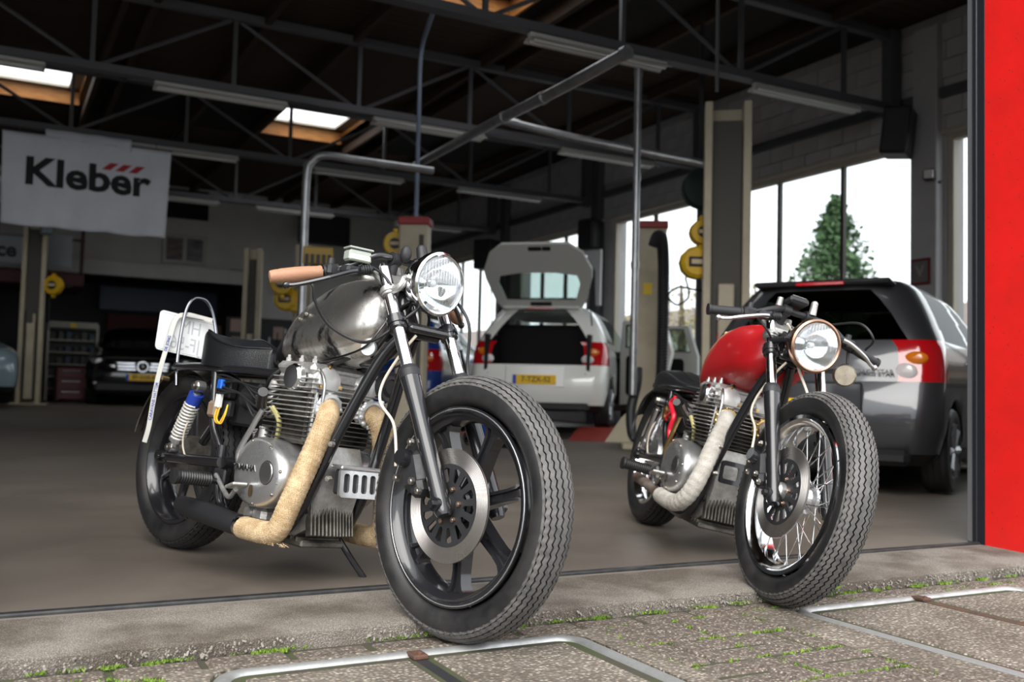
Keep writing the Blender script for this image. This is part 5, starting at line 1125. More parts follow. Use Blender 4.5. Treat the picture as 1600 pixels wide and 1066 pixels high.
        for u, v, w_, h_ in ((0, .055, .26, .05), (0, .80, .16, .05), (.14, .80, .10, .05)):
            vs, fs = holed(rrect(w_, h_, .012), [], .064); b = MB(); b.add([p+V((u, v, 0)) for p in vs], fs, Mg); b.build('dark_recess', trimb, g_)
        ring = [V((p[0]*1.03, p[1]+(.006 if p[1] > .3 else -.008), -.03)) for p in win]; b = MB(); b.tube([Mg @ p for p in ring+[ring[0]]], .012, 6, 1); b.build('window_seal', trimb, g_)
        b = MB(); b.tube([Mg @ V((u, v, -.028)) for u, v in ((-.60, .30), (-.625, .52), (-.53, .72), (-.37, .83), (0, .845), (.37, .83), (.53, .72), (.625, .52), (.60, .30))], .014, 6, 3); b.build('pressed_rib', white_p, g_)
        for s_ in (-1, 1): b = MB(); b.cyl(Mg @ V((s_*.60, .36, -.02)), (.30, s_*-.62, 1.22), .008, n=8); b.build('gas_strut', trimb, g_)
    if doors_open:
        for hx, ln, ang_, nm in ((1.52, .78, 62, 'rear'), (2.58, 1.04, 66, 'front')):
            prof = [(0, .28), (-ln*.96, .30), (-ln, .55), (-ln, .95), (-ln*.86, 1.36), (-ln*.30, 1.38), (-.04, 1.02), (0, .9)] if nm == 'front' else [(0, .28), (-ln*.72, .32), (-ln*.86, .55), (-ln, .95), (-ln*.84, 1.36), (-.03, 1.37), (0, 1.0)]
            wn = [(-ln*.90, 1.0), (-ln*.80, 1.32), (-ln*.33, 1.33), (-.14, 1.03)] if nm == 'front' else [(-ln*.86, 1.0), (-ln*.78, 1.31), (-.07, 1.32), (-.06, 1.02)]
            vs, fs = holed(prof, [wn], .07); a = radians(ang_)
            Md = basis((hx, -W+.01, 0), (cos(a), sin(a), 0), (0, 0, 1))
            b = MB(); b.add(vs, fs, Md); d_ = b.build('door', paint, t)
            vs, fs = holed(wn, [], .006); b = MB(); b.add(vs, fs, Md); b.build('door_glass', lightglass, d_)
            b = MB(); vs, fs = holed(rrect(ln*.68, .52, .06), [], .10); b.add([p+V((-ln*.47, .66, 0)) for p in vs], fs, Md); b.build('door_card', inter, d_)
            b = MB(); b.tube([Md @ V((p[0], p[1], .0)) for p in wn+[wn[0]]], .02, 6, 1); b.build('door_seal', trimb, d_)
    if front:                                                        # saloon front: lamps, grille, star, plate
        L_ = 4.80
        for s_ in (-1, 1):
            b = MB(); b.prism([(.40, .56), (.55, .60), (.80, .69), (.86, .75), (.80, .80), (.60, .76), (.44, .66)], (4.40, 0, 0), (0, s_, 0), (0, 0, 1), (.30, 0, 0))
            b.v = [(x-(.34*max(0, abs(y)-.35)**1.2), y, z) for x, y, z in b.v]; hl = b.build('headlamp', mat('headlamp shell', (.10, .11, .12), .1, coat=1.), t)
            for y, z, r in ((.56, .655, .05), (.70, .72, .065)): b = MB(); b.lathe([(.001, .02), (r*.6, .015), (r, 0), (r*.8, -.02)], (4.705-.34*max(0, y-.35)**1.2, s_*y, z), (1, 0, 0), 20); b.build('lamp_lens', whl, hl)
            b = MB(); b.box((4.70, s_*.68, .36), (.06, .20, .035), (0, 0, s_*-.35), .01); b.build('fog_lamp', whl, t)
            for k, z in enumerate((.60, .655, .71)): b = MB(); b.box((4.80, s_*(.25+.01*k), z), (.03, .30, .030), bev=.008); b.build('grille_slat', chrome, t)
        b = MB(); b.prism([(-.42, .56), (.42, .56), (.46, .74), (-.46, .74)], (4.755, 0, 0), (0, 1, 0), (0, 0, 1), (.03, 0, 0)); b.build('grille', trimb, t)
        b = MB(); b.torus((4.815, 0, .655), (1, 0, 0), .085, .010, 30, 6)
        for k in range(3): a = pi/2+2*pi*k/3; b.cyl((4.815, 0, .655), (4.815, .08*cos(a), .655+.08*sin(a)), .014, .004, 6)
        b.build('emblem', chrome, t)
        b = MB(); b.box((4.72, 0, .30), (.10, 1.5, .16), bev=.03); b.build('lower_grille', trimb, t)
        number(4.825, .47, -1, plate)
    return t
def heading(x, y, z, deg, s=1.): a = radians(deg); return Matrix.Translation((x, y, z)) @ Matrix.Rotation(a, 4, 'Z') @ Matrix.Scale(s, 4)
car('dark grey hatchback seen from behind, parked right of the red motorcycle', heading(4.665, 4.693, fz(5), 28.6, .955), HATCH, grey_p, plate='8-KLT-30', glass=darkglass)
car('white hatchback with open tailgate and open doors standing on the lift', heading(5.644, 10.03, .217, 48), HATCH, white_p, gate_open=True, doors_open=True, plate='7-TZX-52')
q = P(222, 600, 16.8); a = degrees_ = math.degrees(atan2(-q.y, -q.x)); dv = V((cos(radians(a)), sin(radians(a)), 0))
q = V((q.x, q.y, 0))-dv*4.8; car('black saloon facing the camera in the dark at the back', heading(q.x, q.y, fz(q.y-3), a), SEDAN, black_p, front=True, plate='89-GGR-8')
q = P(583, 650, 12.6); car('blue hatchback half hidden behind the motorcycle fork', heading(q.x, q.y, fz(q.y), 50), HATCH, blue_p)
q = P(-78, 640, 13.6); a = math.degrees(atan2(-q.y, -q.x))+8; dv = V((cos(radians(a)), sin(radians(a)), 0)); q = V((q.x, q.y, 0))-dv*4.8
car('pale blue car cut off by the left edge of the picture', heading(q.x, q.y, fz(q.y), a), SEDAN, pale_p)
# ================================================================== workshop fittings
liftc = mat('cream lift paint', (.46, .40, .29), .45, col2=(.38, .32, .22), nscale=3); dgrey = mat('dark channel', (.06, .055, .045), .6); capred = mat('red cap', (.30, .03, .03), .5)
galvd = mat('galvanised duct', (.42, .43, .44), .38, .85, col2=(.30, .30, .31), nscale=6); condu = mat('blue-grey conduit', (.16, .19, .25), .4, .4)
yellowm = mat('yellow reel plastic', (.62, .38, .01), .4); dark = mat('black plastic', (.012, .012, .013), .5); corr = mat('black corrugated hose', (.014, .014, .017), .5)
def column(label, x, y, h, w=.30, d=.26, cap=None, z=None, rz=0., sticker=None, carriage=True):
    z = fz(y) if z is None else z; t = thing('lift_column', label, 'lift column', (x, y, z), rz, 'vehicle lift columns')
    b = MB(); b.box((-w/2+.035, 0, h/2), (.07, d, h), bev=.008); b.box((w/2-.035, 0, h/2), (.07, d, h), bev=.008); b.box((0, d/2-.03, h/2), (w-.1, .05, h)); b.build('channel', liftc, t)
    b = MB(); b.box((0, .02, h/2-.05), (w-.15, d-.16, h-.2)); b.build('spindle_slot', dgrey, t)
    b = MB(); b.box((0, 0, .012), (w+.22, d+.22, .024), bev=.005); b.build('base_plate', liftc, t)
    if carriage: b = MB(); b.box((0, -.06, h*.26), (w*.34, d*.7, h*.46), bev=.01); b.build('carriage', liftc, t)
    if cap: b = MB(); b.box((0, 0, h+.03), (w+.02, d+.02, .07), bev=.01); b.build('cap', cap, t)
    if sticker: b = MB(); b.box((0, -d/2-.004, h*sticker[1]), (.14, .008, .16), bev=.002); b.build('sticker', sticker[0], t)
    return t
column('tall cream lift column behind the dark grey car', 5.66, 6.68, 3.14, .40, .34, rz=radians(-38), sticker=(mat('red warning sticker', (.60, .04, .04), .5), .33))
stk_y = mat('yellow sticker', (.75, .52, .02), .5)
def white_col(label, x, y, hh, yaw):
    t = thing('lift_column', label, 'lift column', (x, y, fz(y)), radians(yaw), 'vehicle lift columns'); w = .30
    b = MB(); b.box((0, 0, hh/2), (w, .22, hh), bev=.012); b.build('channel', liftc, t)
    b = MB(); b.box((.09, -.112, hh*.5), (.05, .01, hh*.9)); b.build('spindle_slot', dgrey, t)
    b = MB(); b.box((0, 0, hh+.035), (w+.03, .25, .08), bev=.012); b.build('cap', capred, t)
    b = MB(); b.box((0, -.2, .03), (.55, .75, .06), bev=.01); b.prism([(-.45, 0), (.45, 0), (.28, .22), (.18, .42), (-.12, .42), (-.28, .26)], (0, -.14, .05), (1, 0, 0), (0, 0, 1), (0, .05, 0)); b.cyl((.0, -.15, .30), (.0, -.08, .30), .07, n=16); b.build('base_plate', liftc, t)
    b = MB(); b.box((-.04, -.116, hh*.72), (.09, .008, .12), bev=.002); b.build('sticker', stk_y, t)
white_col('cream lift column with red cap in front of the open car doors', 6.06, 8.33, 2.28, -34)
white_col('cream lift column with red cap left of the round headlight', 3.87, 9.50, 2.24, -34)
q = P(397, 390, 14.5); column('slim cream lift column in the middle behind the seat', q.x, q.y, q.z-fz(q.y), .26, .22, rz=radians(-20))
q = P(476, 385, 14.0); column('cream lift column behind the tank of the bare metal motorcycle', q.x, q.y, q.z-fz(q.y), .24, .2, rz=radians(-20))
q = P(58, 345, 16.3); q2 = column('cream lift column at far left with red and white stickers', q.x, q.y, q.z-fz(q.y), .36, .26, rz=radians(-8), sticker=(mat('red white sticker', (.40, .10, .07), .5), .42))
b = MB(); b.box((.17, -.16, 3.0-.05), (.20, .14, .28), bev=.02); b.build('motor_box', mat('grey-blue motor box', (.16, .20, .22), .5), q2)
b = MB(); b.box((-.02, -.145, 1.45), (.10, .05, .22), bev=.01); b.build('switch_box', dgrey, q2)
# lift runway under the white car with its red ramps
cm = heading(5.644, 10.03, 0, 48); rmp = mat('red ramp steel', (.28, .035, .028), .55, col2=(.20, .025, .02), nscale=6)
for s_ in (-1, 1):
    t = thing('lift_runway', 'red drive-on lift runway under the %s wheels of the white car' % ('left' if s_ > 0 else 'right'), 'lift ramp', M=cm @ Matrix.Translation((0, s_*.73, 0)), group='lift runways under the white car')
    zf = fz(10); b = MB(); b.box((1.72, 0, .17), (2.9, .46, .08), bev=.01); b.build('runway', rmp, t)
    b = MB(); b.prism([(.30, .21), (-.42, zf+.005-.04), (-.42, zf+.03-.04), (.30, .235)], (0, -.24, 0), (1, 0, 0), (0, 0, 1), (0, .48, 0)); b.build('ramp', rmp, t)
    b = MB(); b.box((.9, 0, .11), (.3, .30, .06)); b.box((2.7, 0, .115), (.3, .30, .06)); b.build('support', liftc, t)
t = thing('trolley_jack', 'blue trolley jack on the floor seen through the cast front wheel', 'jack', P(772, 716, 9.6), radians(20)); 
b = MB(); b.box((0, 0, .17), (.28, .5, .16), bev=.03); b.box((0, .1, .30), (.16, .22, .2), bev=.03); b.build('body', blue_p, t)
b = MB(); b.cyl((-.15, -.2, .07), (.15, -.2, .07), .07, n=16); b.cyl((-.15, .22, .07), (.15, .22, .07), .07, n=16); b.build('jack_wheel', dark, t)
b = MB(); b.tube([(0, .2, .3), (0, .45, .8), (0, .5, .95)], .018, 8); b.build('handle', dark, t); t.location.z = fz(t.location.y)
# ducts, pipes, hoses
def pipe(name, label, cat, pts, r, m, bands=(), n=16, res=5, group=None):
    o = V(pts[-1] if V(pts[-1]).z < V(pts[0]).z else pts[0]); t = thing(name, label, cat, o, group=group); q = [V(p)-o for p in pts]
    MB().tube(q, r, n, res).build('pipe', m, t)
    c = catmull(q, 5)
    for f in bands:
        p = c[int(f*(len(c)-1))]; d = (c[min(len(c)-1, int(f*(len(c)-1))+1)]-c[max(0, int(f*(len(c)-1))-1)]).normalized(); b = MB(); b.cyl(p-d*.03, p+d*.03, r*1.18, n=n); b.build('collar', m, t)
    return t
dA = P(998, 100, 9.0); x, y = dA.x, dA.y
pipe('exhaust_riser', 'vertical galvanised extraction pipe beside the red-capped lift column', 'pipe', [(x, y, 3.58), (x, y, 2.6), (x, y, 1.6), (x, y, .62)], .034, galvd, (.03, .35, .62, .93), res=1)
pipe('extraction_duct', 'galvanised duct running diagonally across the roof', 'duct', [P(978, 83, 7.2), P(870, 142, 7.9), P(765, 195, 9.2), P(650, 258, 11.5)], .046, galvd, (.02, .45, .66), res=3)
pipe('cross_duct', 'galvanised duct running right behind the vertical extraction pipe', 'duct', [P(785, 188, 9.6), P(900, 216, 9.4), P(1110, 258, 9.2)], .04, galvd, (.1, .8), res=2)
p0 = P(470, 520, 8.9); p0.z = fz(p0.y); pz = P(479, 262, 8.9)
pipe('bent_post', 'grey steel post bent over at the top above the tank', 'pipe', [p0, (p0.x, p0.y, 1.5), (p0.x, p0.y, 2.5), (p0.x+.04, p0.y, 2.68), (p0.x+.16, p0.y, 2.76), (p0.x+.5, p0.y, 2.76), (p0.x+1.25, p0.y, 2.76)], .038, galvd, (.45,))
x, y = 3.87, 9.50
pipe('cable_conduit', 'blue-grey conduit from the roof down to the lift column by the headlight', 'pipe', [(x-.02, y-.6, 4.70), (x-.02, y-.25, 4.42), (x, y, 4.15), (x, y, 3.4), (x, y, 2.38)], .024, condu)
cb = P(1120, 150, 8.3); pipe('drop_rod', 'thin dark rod from the roof to the tall lift column', 'pipe', [(cb.x, cb.y, 4.68), (cb.x, cb.y, 3.2)], .016, steelpaint, res=1)
hs = [P(995, 600, 8.95), P(986, 640, 8.9), P(988, 678, 8.85), P(1000, 690, 8.8)]
t = thing('extraction_hose', 'black corrugated extraction hose hanging right of the red-capped column', 'hose', (0, 0, 0)); pts = catmull([P(1022, 384, 9.3), P(1027, 370, 9.3), P(1034, 374, 9.3), P(1037, 420, 9.3), P(1036, 520, 9.3), P(1031, 640, 9.3)], 8)
t.location = (pts[-1].x, pts[-1].y, .3); b = MB(); b.tube([p-t.location for p in pts], .046, 14, 1)
ln = 0; 
for i in range(len(pts)-1):
    for k in range(3): p = pts[i].lerp(pts[i+1], k/3)-t.location; b.torus(p, pts[i+1]-pts[i], .048, .010, 16, 6)
b.build('hose', corr, t)
t = thing('extraction_hose', 'black hose end hanging from the vertical extraction pipe', 'hose', (hs[-1].x, hs[-1].y, hs[-1].z)); MB().tube([p-hs[-1] for p in [P(996, 575, 8.98)]+hs], .045, 14, 6).build('hose', corr, t)
b = MB(); b.torus((0, 0, .02), (1, 0, .6), .04, .012, 16, 6); b.build('nozzle', dark, t)
# yellow reels
def reel(label, c, r, boxy, cord=None):
    t = thing('hose_reel', label, 'reel', c, radians(-28), 'yellow reels on the lift columns')
    b = MB()
    if boxy: b.lathe([(.001, -.09), (r*.8, -.09), (r, -.06), (r, .06), (r*.8, .09), (.001, .09)], (0, 0, 0), (0, 1, 0), 12); b.box((r*.85, 0, r*.3), (.12, .12, .16), bev=.02); b.box((r*.8, 0, -r*.7), (.12, .1, .12), bev=.02)
    else: b.lathe([(.001, -.07), (r*.9, -.07), (r, -.04), (r, .04), (r*.9, .07), (.001, .07)], (0, 0, 0), (0, 1, 0), 20); b.box((0, 0, r), (.06, .08, .08), bev=.015); b.box((0, 0, -r), (.06, .08, .1), bev=.015)
    b.build('drum', yellowm, t)
    b = MB(); b.box((0, -.095 if boxy else -.075, 0), (r*1.05, .012, r*.62), bev=.02) if boxy else b.cyl((0, -.07, 0), (0, -.08, 0), r*.45, n=16); b.build('hub_label', dark, t)
    b = MB(); b.box((0, -.103 if boxy else -.085, 0), (r*.75, .006, r*.28), bev=.002); b.build('sticker', mat('pale sticker', (.55, .45, .30), .5), t)
    if cord: MB().tube([V(p) for p in cord], .009, 6).build('cord', dark, t)
    b = MB(); b.box((r*.8, .09, 0), (r*1.6, .04, .05)); b.build('hanger', dark, t)
reel('round yellow reel hanging above the boxy one near the tall column', P(1097, 364, 8.8), .115, False)
reel('boxy yellow reel with looped black cord beside the tall lift column', P(1087, 411, 8.7), .145, True, [(-.09, 0, -.13), (-.06, -.02, -.30), (-.16, -.02, -.38), (-.24, 0, -.30), (-.15, 0, -.22), (.0, 0, -.24), (.14, 0, -.27), (.10, 0, -.42)])
reel('yellow reel below the tan right grip', P(441, 443, 13.2), .16, False)
reel('lower yellow reel between the slim lift columns', P(447, 468, 13.4), .16, True)
reel('yellow reel left of the red-capped column by the headlight', P(618, 382, 10.45), .13, False)
reel('yellow reel at far left beside the stickered lift column', P(84, 446, 16.25), .16, False, [(-.04, 0, -.17), (-.06, 0, -.3), (-.05, 0, -.75)])
t = thing('green_reel', 'dark green hose reel under the roof left of the tall column', 'reel', P(1097, 295, 9.7), radians(-28)); b = MB(); b.lathe([(.001, -.08), (.19, -.08), (.2, -.06), (.13, -.05), (.13, .05), (.2, .06), (.19, .08), (.001, .08)], (0, 0, 0), (0, 1, 0), 28); b.build('drum', mat('dark green steel', (.006, .022, .016), .5), t); b = MB(); b.box((0, .11, .9), (.04, .03, 1.9)); b.box((0, .06, 0), (.06, .12, .06)); b.build('bracket', dark, t)
t = thing('yellow_box', 'yellow sign box on the bent steel post behind the handlebar', 'sign', P(497, 400, 8.86), radians(-15)); b = MB(); b.box((0, 0, 0), (.27, .05, .16), bev=.01); b.build('panel', mat('dull yellow panel', (.32, .20, .02), .5), t)
for i in range(5): b = MB(); b.box((-.10+.05*i, -.03, -.05), (.03, .02, .12), bev=.004); b.build('hanging_tool', dark, t)
b = MB(); b.box((-.08, .05, 0), (.08, .08, .08)); b.build('bracket', dark, t)
# wall pieces on the right pier
t = thing('loudspeaker', 'black wall loudspeaker at the corner of the big window', 'loudspeaker', (8.32, 7.1, 3.20), radians(-60)); b = MB(); b.box((0, 0, .25), (.28, .34, .50), (0, radians(6), 0), .02); b.build('cabinet', dark, t); b = MB(); b.box((0, -.175, .25), (.22, .012, .42), (0, radians(6), 0)); b.build('grille', satin, t); b = MB(); b.box((.06, .2, .25), (.08, .2, .08)); b.build('bracket', dark, t)
t = thing('flood_lamp', 'small black wall lamp on the pier by the narrow window', 'lamp', (8.5, 6.86, 2.92), radians(-60)); b = MB(); b.box((0, 0, .06), (.12, .10, .12), bev=.02); b.build('housing', dark, t); b = MB(); b.box((0, -.053, .06), (.09, .012, .09), bev=.004); b.build('lens', whl, t); b = MB(); b.tube([(0, .05, .06), (.06, .09, .0), (.1, .1, .0)], .015, 8); b.build('arm', dark, t)
t = thing('warning_sign', 'small dark red framed sign with a V mark on the pier', 'sign', (8.57, 7.02, 1.85), radians(-90)); b = MB(); b.box((0, 0, .14), (.24, .02, .28), bev=.005); b.build('frame', mat('dark red sign frame', (.16, .02, .02), .5), t); b = MB(); b.box((0, -.011, .14), (.19, .006, .22)); b.build('panel', mat('grey sign panel', (.16, .15, .15), .5), t); text('mark', 'V', .16, basis((0, -.016, .14), (1, 0, 0), (0, 0, 1)), mat('faded sign mark', (.30, .28, .27), .6), t, depth=.004, bold=.004)
t = thing('wall_bracket_box', 'dark wall unit with a white bracket between the window bays', 'wall unit', (8.45, 13.3, 2.95), radians(-70)); b = MB(); b.box((0, 0, .25), (.34, .3, .5), bev=.04); b.build('unit', dark, t); b = MB(); b.prism([(-.2, 0), (.22, 0), (.22, -.9), (.14, -.9), (.12, -.35), (-.05, -.08), (-.2, -.06)], (0, 0, 0), (1, 0, 0), (0, 0, 1), (0, .05, 0)); b.build('bracket', whitep, t)
t = thing('loudspeaker', 'black wall loudspeaker near the back corner above the open tailgate', 'loudspeaker', (8.25, 16.6, 2.95), radians(-60)); b = MB(); b.box((0, 0, .28), (.4, .4, .56), bev=.02); b.build('cabinet', dark, t); b = MB(); b.box((0, -.205, .28), (.32, .012, .48)); b.build('grille', satin, t)
# banner
cloth = mat('white banner cloth', (.72, .74, .80), .85, col2=(.66, .68, .74), nscale=3); binder = mat('banner black print', (.010, .010, .012), .7); bred = mat('banner red print', (.40, .03, .04), .7)
t = thing('banner', 'white cloth banner reading Kleber hanging from the truss', 'banner', (.98, 13.36, 2.53))
def fold(u, v): return .018*sin(u*9+1.5*v)*(.4+v)+.010*sin(u*23+2*v)*v+.012*noise.noise(V((u*4, v*5, 1)))
b = MB(); nu, nv = 60, 24
for j in range(nv+1):
    for i in range(nu+1):
        u, v = i/nu, j/nv; z = 1.13*(1-v)+(-.02*abs(sin(u*10))*v*v); x = (u-.5)*(1.97-.06*v)
        b.v.append((x, fold(u*2, v), z))
for j in range(nv):
    for i in range(nu): b.f.append((j*(nu+1)+i, j*(nu+1)+i+1, (j+1)*(nu+1)+i+1, (j+1)*(nu+1)+i)); b.m.append(0)
ban = b.build('cloth', cloth, t); md = ban.modifiers.new('s', 'SOLIDIFY'); md.thickness = .003
b = MB(); nf = 30
for j in range(4):
    for i in range(nf+1): b.v.append((-.51+1.0*i/nf, .012*sin(i*.6)-.004, 1.05+.055*j))
for j in range(3):
    for i in range(nf): b.f.append((j*(nf+1)+i, j*(nf+1)+i+1, (j+1)*(nf+1)+i+1, (j+1)*(nf+1)+i)); b.m.append(0)
fl_ = b.build('top_flap', cloth, t); md = fl_.modifiers.new('s', 'SOLIDIFY'); md.thickness = .003
def on_cloth(vs):
    out = []
    for v in vs:
        x, z = v.x, v.y; vv = 1-z/1.13; u = x/(1.97-.06*vv)+.5; out.append(V((x, fold(u*2, vv)-.010+v.z, z)))
    return out
def dense(vs, fs, lim):
    bm = bmesh.new(); bv = [bm.verts.new(v) for v in vs]
    for f in fs:
        try: bm.faces.new([bv[i] for i in f])
        except ValueError: pass
    for _ in range(6):
        bmesh.ops.triangulate(bm, faces=bm.faces); e = [q_ for q_ in bm.edges if q_.calc_length() > lim]
        if not e: break
        bmesh.ops.subdivide_edges(bm, edges=e, cuts=1)
    bmesh.ops.triangulate(bm, faces=bm.faces); bm.verts.index_update()
    out = [V(v.co) for v in bm.verts], [tuple(v.index for v in f.verts) for f in bm.faces]; bm.free(); return out
vs, fs = text_mesh('Kleber', .44, .002, .014, sx=1.06, spacing=1.0)
x0 = min(v.x for v in vs); x1 = max(v.x for v in vs); k = 1.46/(x1-x0); z0 = min(v.y for v in vs); z1 = max(v.y for v in vs); kz = .36/(z1-z0)
vs, fs = dense(vs, fs, .03)
b = MB(); b.add(on_cloth([V(((v.x-x0)*k-.71, (v.y-z0)*kz+.49, v.z)) for v in vs]), fs); b.build('lettering', binder, t, fix=False)
for i in range(3):
    xx = .15+.16*i; b = MB(); q = [(xx, .79), (xx+.10, .79), (xx+.20, .885), (xx+.10, .885)]
    dv_, df_ = dense([V((p[0], p[1], 0)) for p in q], [(0, 1, 2, 3)], .03); b.add(on_cloth(dv_), df_); b.build('red_stripe', bred, t)
b = MB(); b.cyl((-1.0, .02, 1.14), (1.0, .02, 1.14), .012, n=8); b.build('rod', steelpaint, t)
for s_ in (-.8, 0, .8): b = MB(); b.cyl((s_, .03, 1.14), (s_, .06, 1.24), .005, n=6); b.build('tie', steelpaint, t)
# mezzanine with light box sign at far left
q = P(150, 415, 17.5); my = q.y
b = MB(); b.box((-1.35, my+.9, 2.42), (5.5, 1.8, .24), bev=.02); struct(b.build('trim_6', mat('dark red beam', (.06, .010, .013), .6)), 'dark red mezzanine beam under the sign')
b = MB()
for x in (-1.2, 0., 1.36): b.box((x, my+.2, 3.1), (.06, .06, 1.2))
b.box((-1.2, my+.2, 3.6), (5.2, .05, .05)); b.box((-1.2, my+.2, 3.15), (5.2, .04, .04)); struct(b.build('trim_7', mat('dark red railing', (.05, .010, .012), .6)), 'dark railing above the mezzanine beam')
q = P(-10, 380, 17.2); t = thing('sign_tank', 'silver sign reading Service cut off by the left picture edge', 'sign', (q.x-.6, my+.02, 2.60)); 
b = MB(); b.box((-.1, 0, .27), (2.9, .12, .54), bev=.05); b.build('panel', mat('silver sign panel', (.30, .31, .34), .4), t); text('lettering', 'Service', .34, basis((.46, -.068, .25), (1, 0, 0), (0, 0, 1)), ink, t, depth=.006, bold=.012)
b = MB(); b.box((1.62, -.04, .30), (.42, .05, .56), bev=.01); b.build('side_panel', mat('silver side panel', (.33, .34, .37), .4), t)
# framed posters on the back wall
t = thing('picture_frame', 'white frame with two dark posters on the back wall', 'picture', (3.43, YB-.03, 2.99+.15)); b = MB(); b.box((0, 0, .27), (.88, .04, .62), bev=.008); b.build('frame', mat('white picture frame', (.42, .41, .39), .6), t)
for s_, c1, c2 in ((-.20, (.02, .025, .06), (.22, .15, .12)), (.20, (.05, .05, .055), (.20, .20, .19))): b = MB(); b.box((s_, -.022, .27), (.32, .01, .46)); b.build('poster', mat('poster print %d' % (s_ > 0), c1, .5, col2=c2, nscale=5, stretch=(.6, 1, 2)), t)
# white tool rack, red cabinet, workbench
q = P(108, 625, 18.6); t = thing('tool_rack', 'pale metal shelf rack full of dark tools left of the black saloon', 'shelf', (q.x, q.y, fz(q.y)), 0); wr_ = .85; hh = 1.45; pale = mat('pale rack paint', (.36, .34, .29), .5)
for s_ in (-1, 1): b = MB(); b.box((s_*wr_/2, 0, hh/2), (.05, .4, hh), bev=.006); b.build('upright', pale, t)
for k in range(6): b = MB(); b.box((0, 0, .22+.23*k), (wr_-.06, .4, .025), bev=.004); b.build('shelf', pale, t)
b = MB(); b.box((0, -.15, hh-.03), (wr_, .1, .14), bev=.01); b.build('header', pale, t); b = MB(); b.box((0, -.205, hh-.03), (.10, .01, .09)); b.build('sticker', stk_y, t)
b = MB(); b.box((0, .19, .75), (wr_, .02, 1.3)); b.build('back_panel', dark, t); rk = t
random.seed(3)
for k in range(5):
    for i in range(6):
        w_, h_ = random.uniform(.06, .11), random.uniform(.06, .15); o = MB().box((0, 0, h_/2), (w_, .2, h_), bev=.01).box((0, 0, h_+.008), (w_*.6, .12, .016), bev=.004).build('tool_case', [mat('tool case %d' % m, c_, .5) for m, c_ in enumerate(((.02, .02, .022), (.06, .055, .05), (.03, .05, .08)))][i % 3], None)
        o.location = (t.location.x-.34+.135*i, t.location.y-.05, t.location.z+.2335+.23*k); tag(o, 'small dark tool case on the shelves of the pale rack', 'tool case', 'tool cases on the pale rack')
t = thing('red_cabinet', 'low dark red tool cabinet beside the stickered lift column', 'cabinet', (q.x-.05, q.y-.75, fz(q.y-.5)), 0); b = MB(); b.box((0, 0, .33), (.5, .45, .6), bev=.02); b.build('body', mat('dark red cabinet paint', (.11, .012, .014), .45), t)
for k in range(3): b = MB(); b.box((0, -.235, .14+.19*k), (.44, .02, .16), bev=.005); d_ = b.build('drawer', mat('dark red cabinet paint', (.11, .012, .014), .45), t); b = MB(); b.cyl((-.15, -.26, .18+.19*k), (.15, -.26, .18+.19*k), .01, n=8); b.build('handle', steel, d_)
b = MB()
for x in (-.2, .2):
    for y in (-.17, .17): b.cyl((x, y, 0), (x, y, .035), .03, n=12)
b.build('castor', dark, t)
t = thing('workbench', 'dark workbench with pinned papers behind the fuel tank', 'workbench', (5.3, YB-.55, fz(YB)), 0); b = MB(); b.box((0, 0, .88), (2.0, .8, .06), bev=.01); b.build('top', dark, t)
for x in (-.9, .9): b = MB(); b.box((x, 0, .43), (.08, .7, .86)); b.build('leg', dark, t)
b = MB(); b.box((0, .38, 1.35), (2.0, .04, .9), bev=.006); b.build('back_board', mat('dark tool board', (.03, .03, .032), .6), t)
for i, (x, z) in enumerate(((-.8, 1.62), (-.78, 1.25), (.1, 1.5))): b = MB(); b.box((x, .352, z), (.22, .008, .26)); b.build('paper', mat('pinkish paper', (.42, .30, .26), .7), t)
for i in range(9): b = MB(); b.box((-.6+.17*i, .35, 1.25+.1*(i % 3)), (.03, .02, .32), bev=.004); b.build('hanging_tool', steel if i % 2 else dark, t)

# ================================================================== outside the windows
b = MB(); b.box((40, 12, -.15), (62.4, 80, .2)); struct(b.build('floor_outside', mat('damp asphalt', (.12, .12, .12), .7)), 'asphalt yard outside the windows')
def house(label, x, y, w, d, h, rh, wallm, roofm_, rz=0.):
    t = thing('house', label, 'house', (x, y, -.05), rz); b = MB(); b.box((0, 0, h/2), (w, d, h)); b.build('walls', wallm, t)
    for s_ in (-1, 1): b = MB(); b.prism([(s_*(w/2+.4), h-.2), (0, h+rh), (0, h+rh+.15), (s_*(w/2+.4), h-.05)], (0, -d/2-.3, 0), (1, 0, 0), (0, 0, 1), (0, d+.6, 0)); b.build('roof', roofm_, t)
    b = MB(); b.prism([(-w/2, h), (w/2, h), (0, h+rh)], (0, -d/2, 0), (1, 0, 0), (0, 0, 1), (0, d, 0)); b.build('gable', wallm, t)
    for k in range(-2, 3): b = MB(); b.box((-w/2-.03, k*d/6, h*.45), (.06, d/9, h*.38)); f_ = b.build('window', framem, t); b = MB(); b.box((-w/2-.07, k*d/6, h*.45), (.03, d/11, h*.33)); b.build('pane', mat('house window glass', (.06, .07, .08), .1), f_)
    return t
brickm = mat('brown brick wall', (.20, .13, .10), .85, col2=(.15, .10, .08), nscale=6); tilem = mat('grey-brown roof tiles', (.16, .13, .115), .8, col2=(.12, .10, .09), nscale=3, stretch=(1, 1, 6)); lightw = mat('pale house render', (.50, .49, .46), .8)
house('brown brick outbuilding seen through the narrow window by the door frame', 19, 8.2, 6, 11, 1.9, 1.0, brickm, tilem)
house('low grey-roofed house behind the white car windows', 24, 40, 8, 22, 2.2, 1.8, lightw, tilem)
house('distant house with a dark roof left of the conifer', 52, 42, 9, 10, 4.0, 2.6, lightw, tilem)
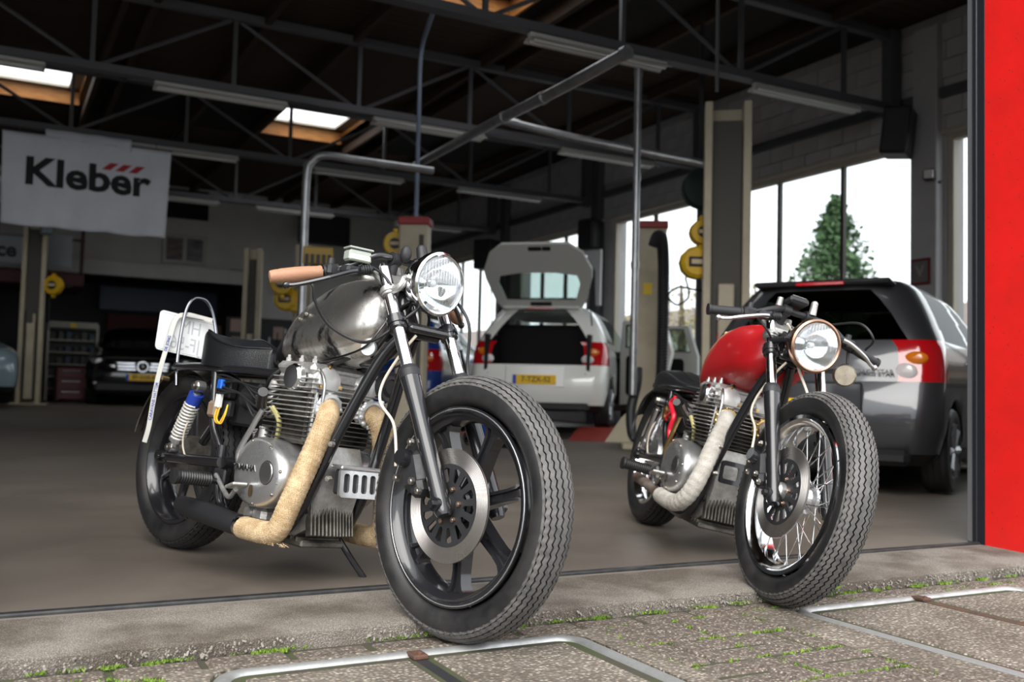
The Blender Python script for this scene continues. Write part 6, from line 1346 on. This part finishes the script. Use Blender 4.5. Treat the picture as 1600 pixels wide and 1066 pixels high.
leafd = mat('conifer green', (.035, .075, .030), .8, col2=(.07, .13, .05), nscale=2); barkm = mat('bark', (.08, .06, .045), .9); leafl = mat('autumn foliage', (.30, .24, .12), .85, col2=(.22, .22, .10), nscale=1)
def tree(label, x, y, h, r, leaf, conifer=True, n=5200, seed=1, base=.08):
    random.seed(seed); t = thing('tree', label, 'tree', (x, y, -.05), group='trees outside the windows')
    b = MB(); b.tube([(0, 0, 0), (.05, 0, h*.4), (0, 0, h*.95)], lambda q_: .22*(1-q_)+.03, 10, 4); b.build('trunk', barkm, t)
    b = MB()
    for i in range(n):
        if conifer:
            v = random.random()**.75; z = h*(base+(1-base)*(1-v)); a = random.random()*6.283; lobe = .72+.28*sin(a*5+z*2.3)+.25*noise.noise(V((a*1.4, z*.9, seed)))
            rr = r*(v**.8)*lobe*(random.random()**.35); p = V((rr*cos(a), rr*sin(a), z-.12*rr))
        else:
            d = V((random.gauss(0, 1), random.gauss(0, 1), random.gauss(0, 1))).normalized()*(random.random()**.4); k_ = 1+.35*noise.noise(d*2.2+V((seed, 0, 0))); p = V((d.x*r*k_, d.y*r*k_, h*.62+d.z*h*.36*k_))
        s_ = random.uniform(.10, .22)*(h/9); u = V((random.gauss(0, 1), random.gauss(0, 1), random.gauss(0, .6))).normalized()*s_; w = V((random.gauss(0, 1), random.gauss(0, 1), random.gauss(0, .6))).normalized()*s_*.6
        b.add([p, p+u*.6+w, p+u*1.3, p+u*.6-w], [(0, 1, 2, 3)])
    b.build('foliage', leaf, t, ang=180, fix=False)
c_ = P(1303, 600, 27); tree('big dark green conifer outside the right-hand window', c_.x, c_.y, 6.4, 3.0, leafd, seed=2, n=13000)
c_ = P(1530, 600, 26); tree('conifer at the edge of the narrow window', c_.x, c_.y, 4.6, .9, leafd, seed=5, n=2600)
c_ = P(1178, 600, 31.5); tree('sparse autumn tree left of the conifer', c_.x, c_.y, 4.6, 1.6, leafl, False, 1500, 4)
c_ = P(1062, 600, 23); tree('pale green tree behind the boxy yellow reel', c_.x, c_.y, 3.5, 1.6, leafl, False, 2200, 6)
c_ = P(1240, 600, 50); tree('small bare tree beside the conifer', c_.x, c_.y, 7.6, 1.2, leafl, False, 500, 8)
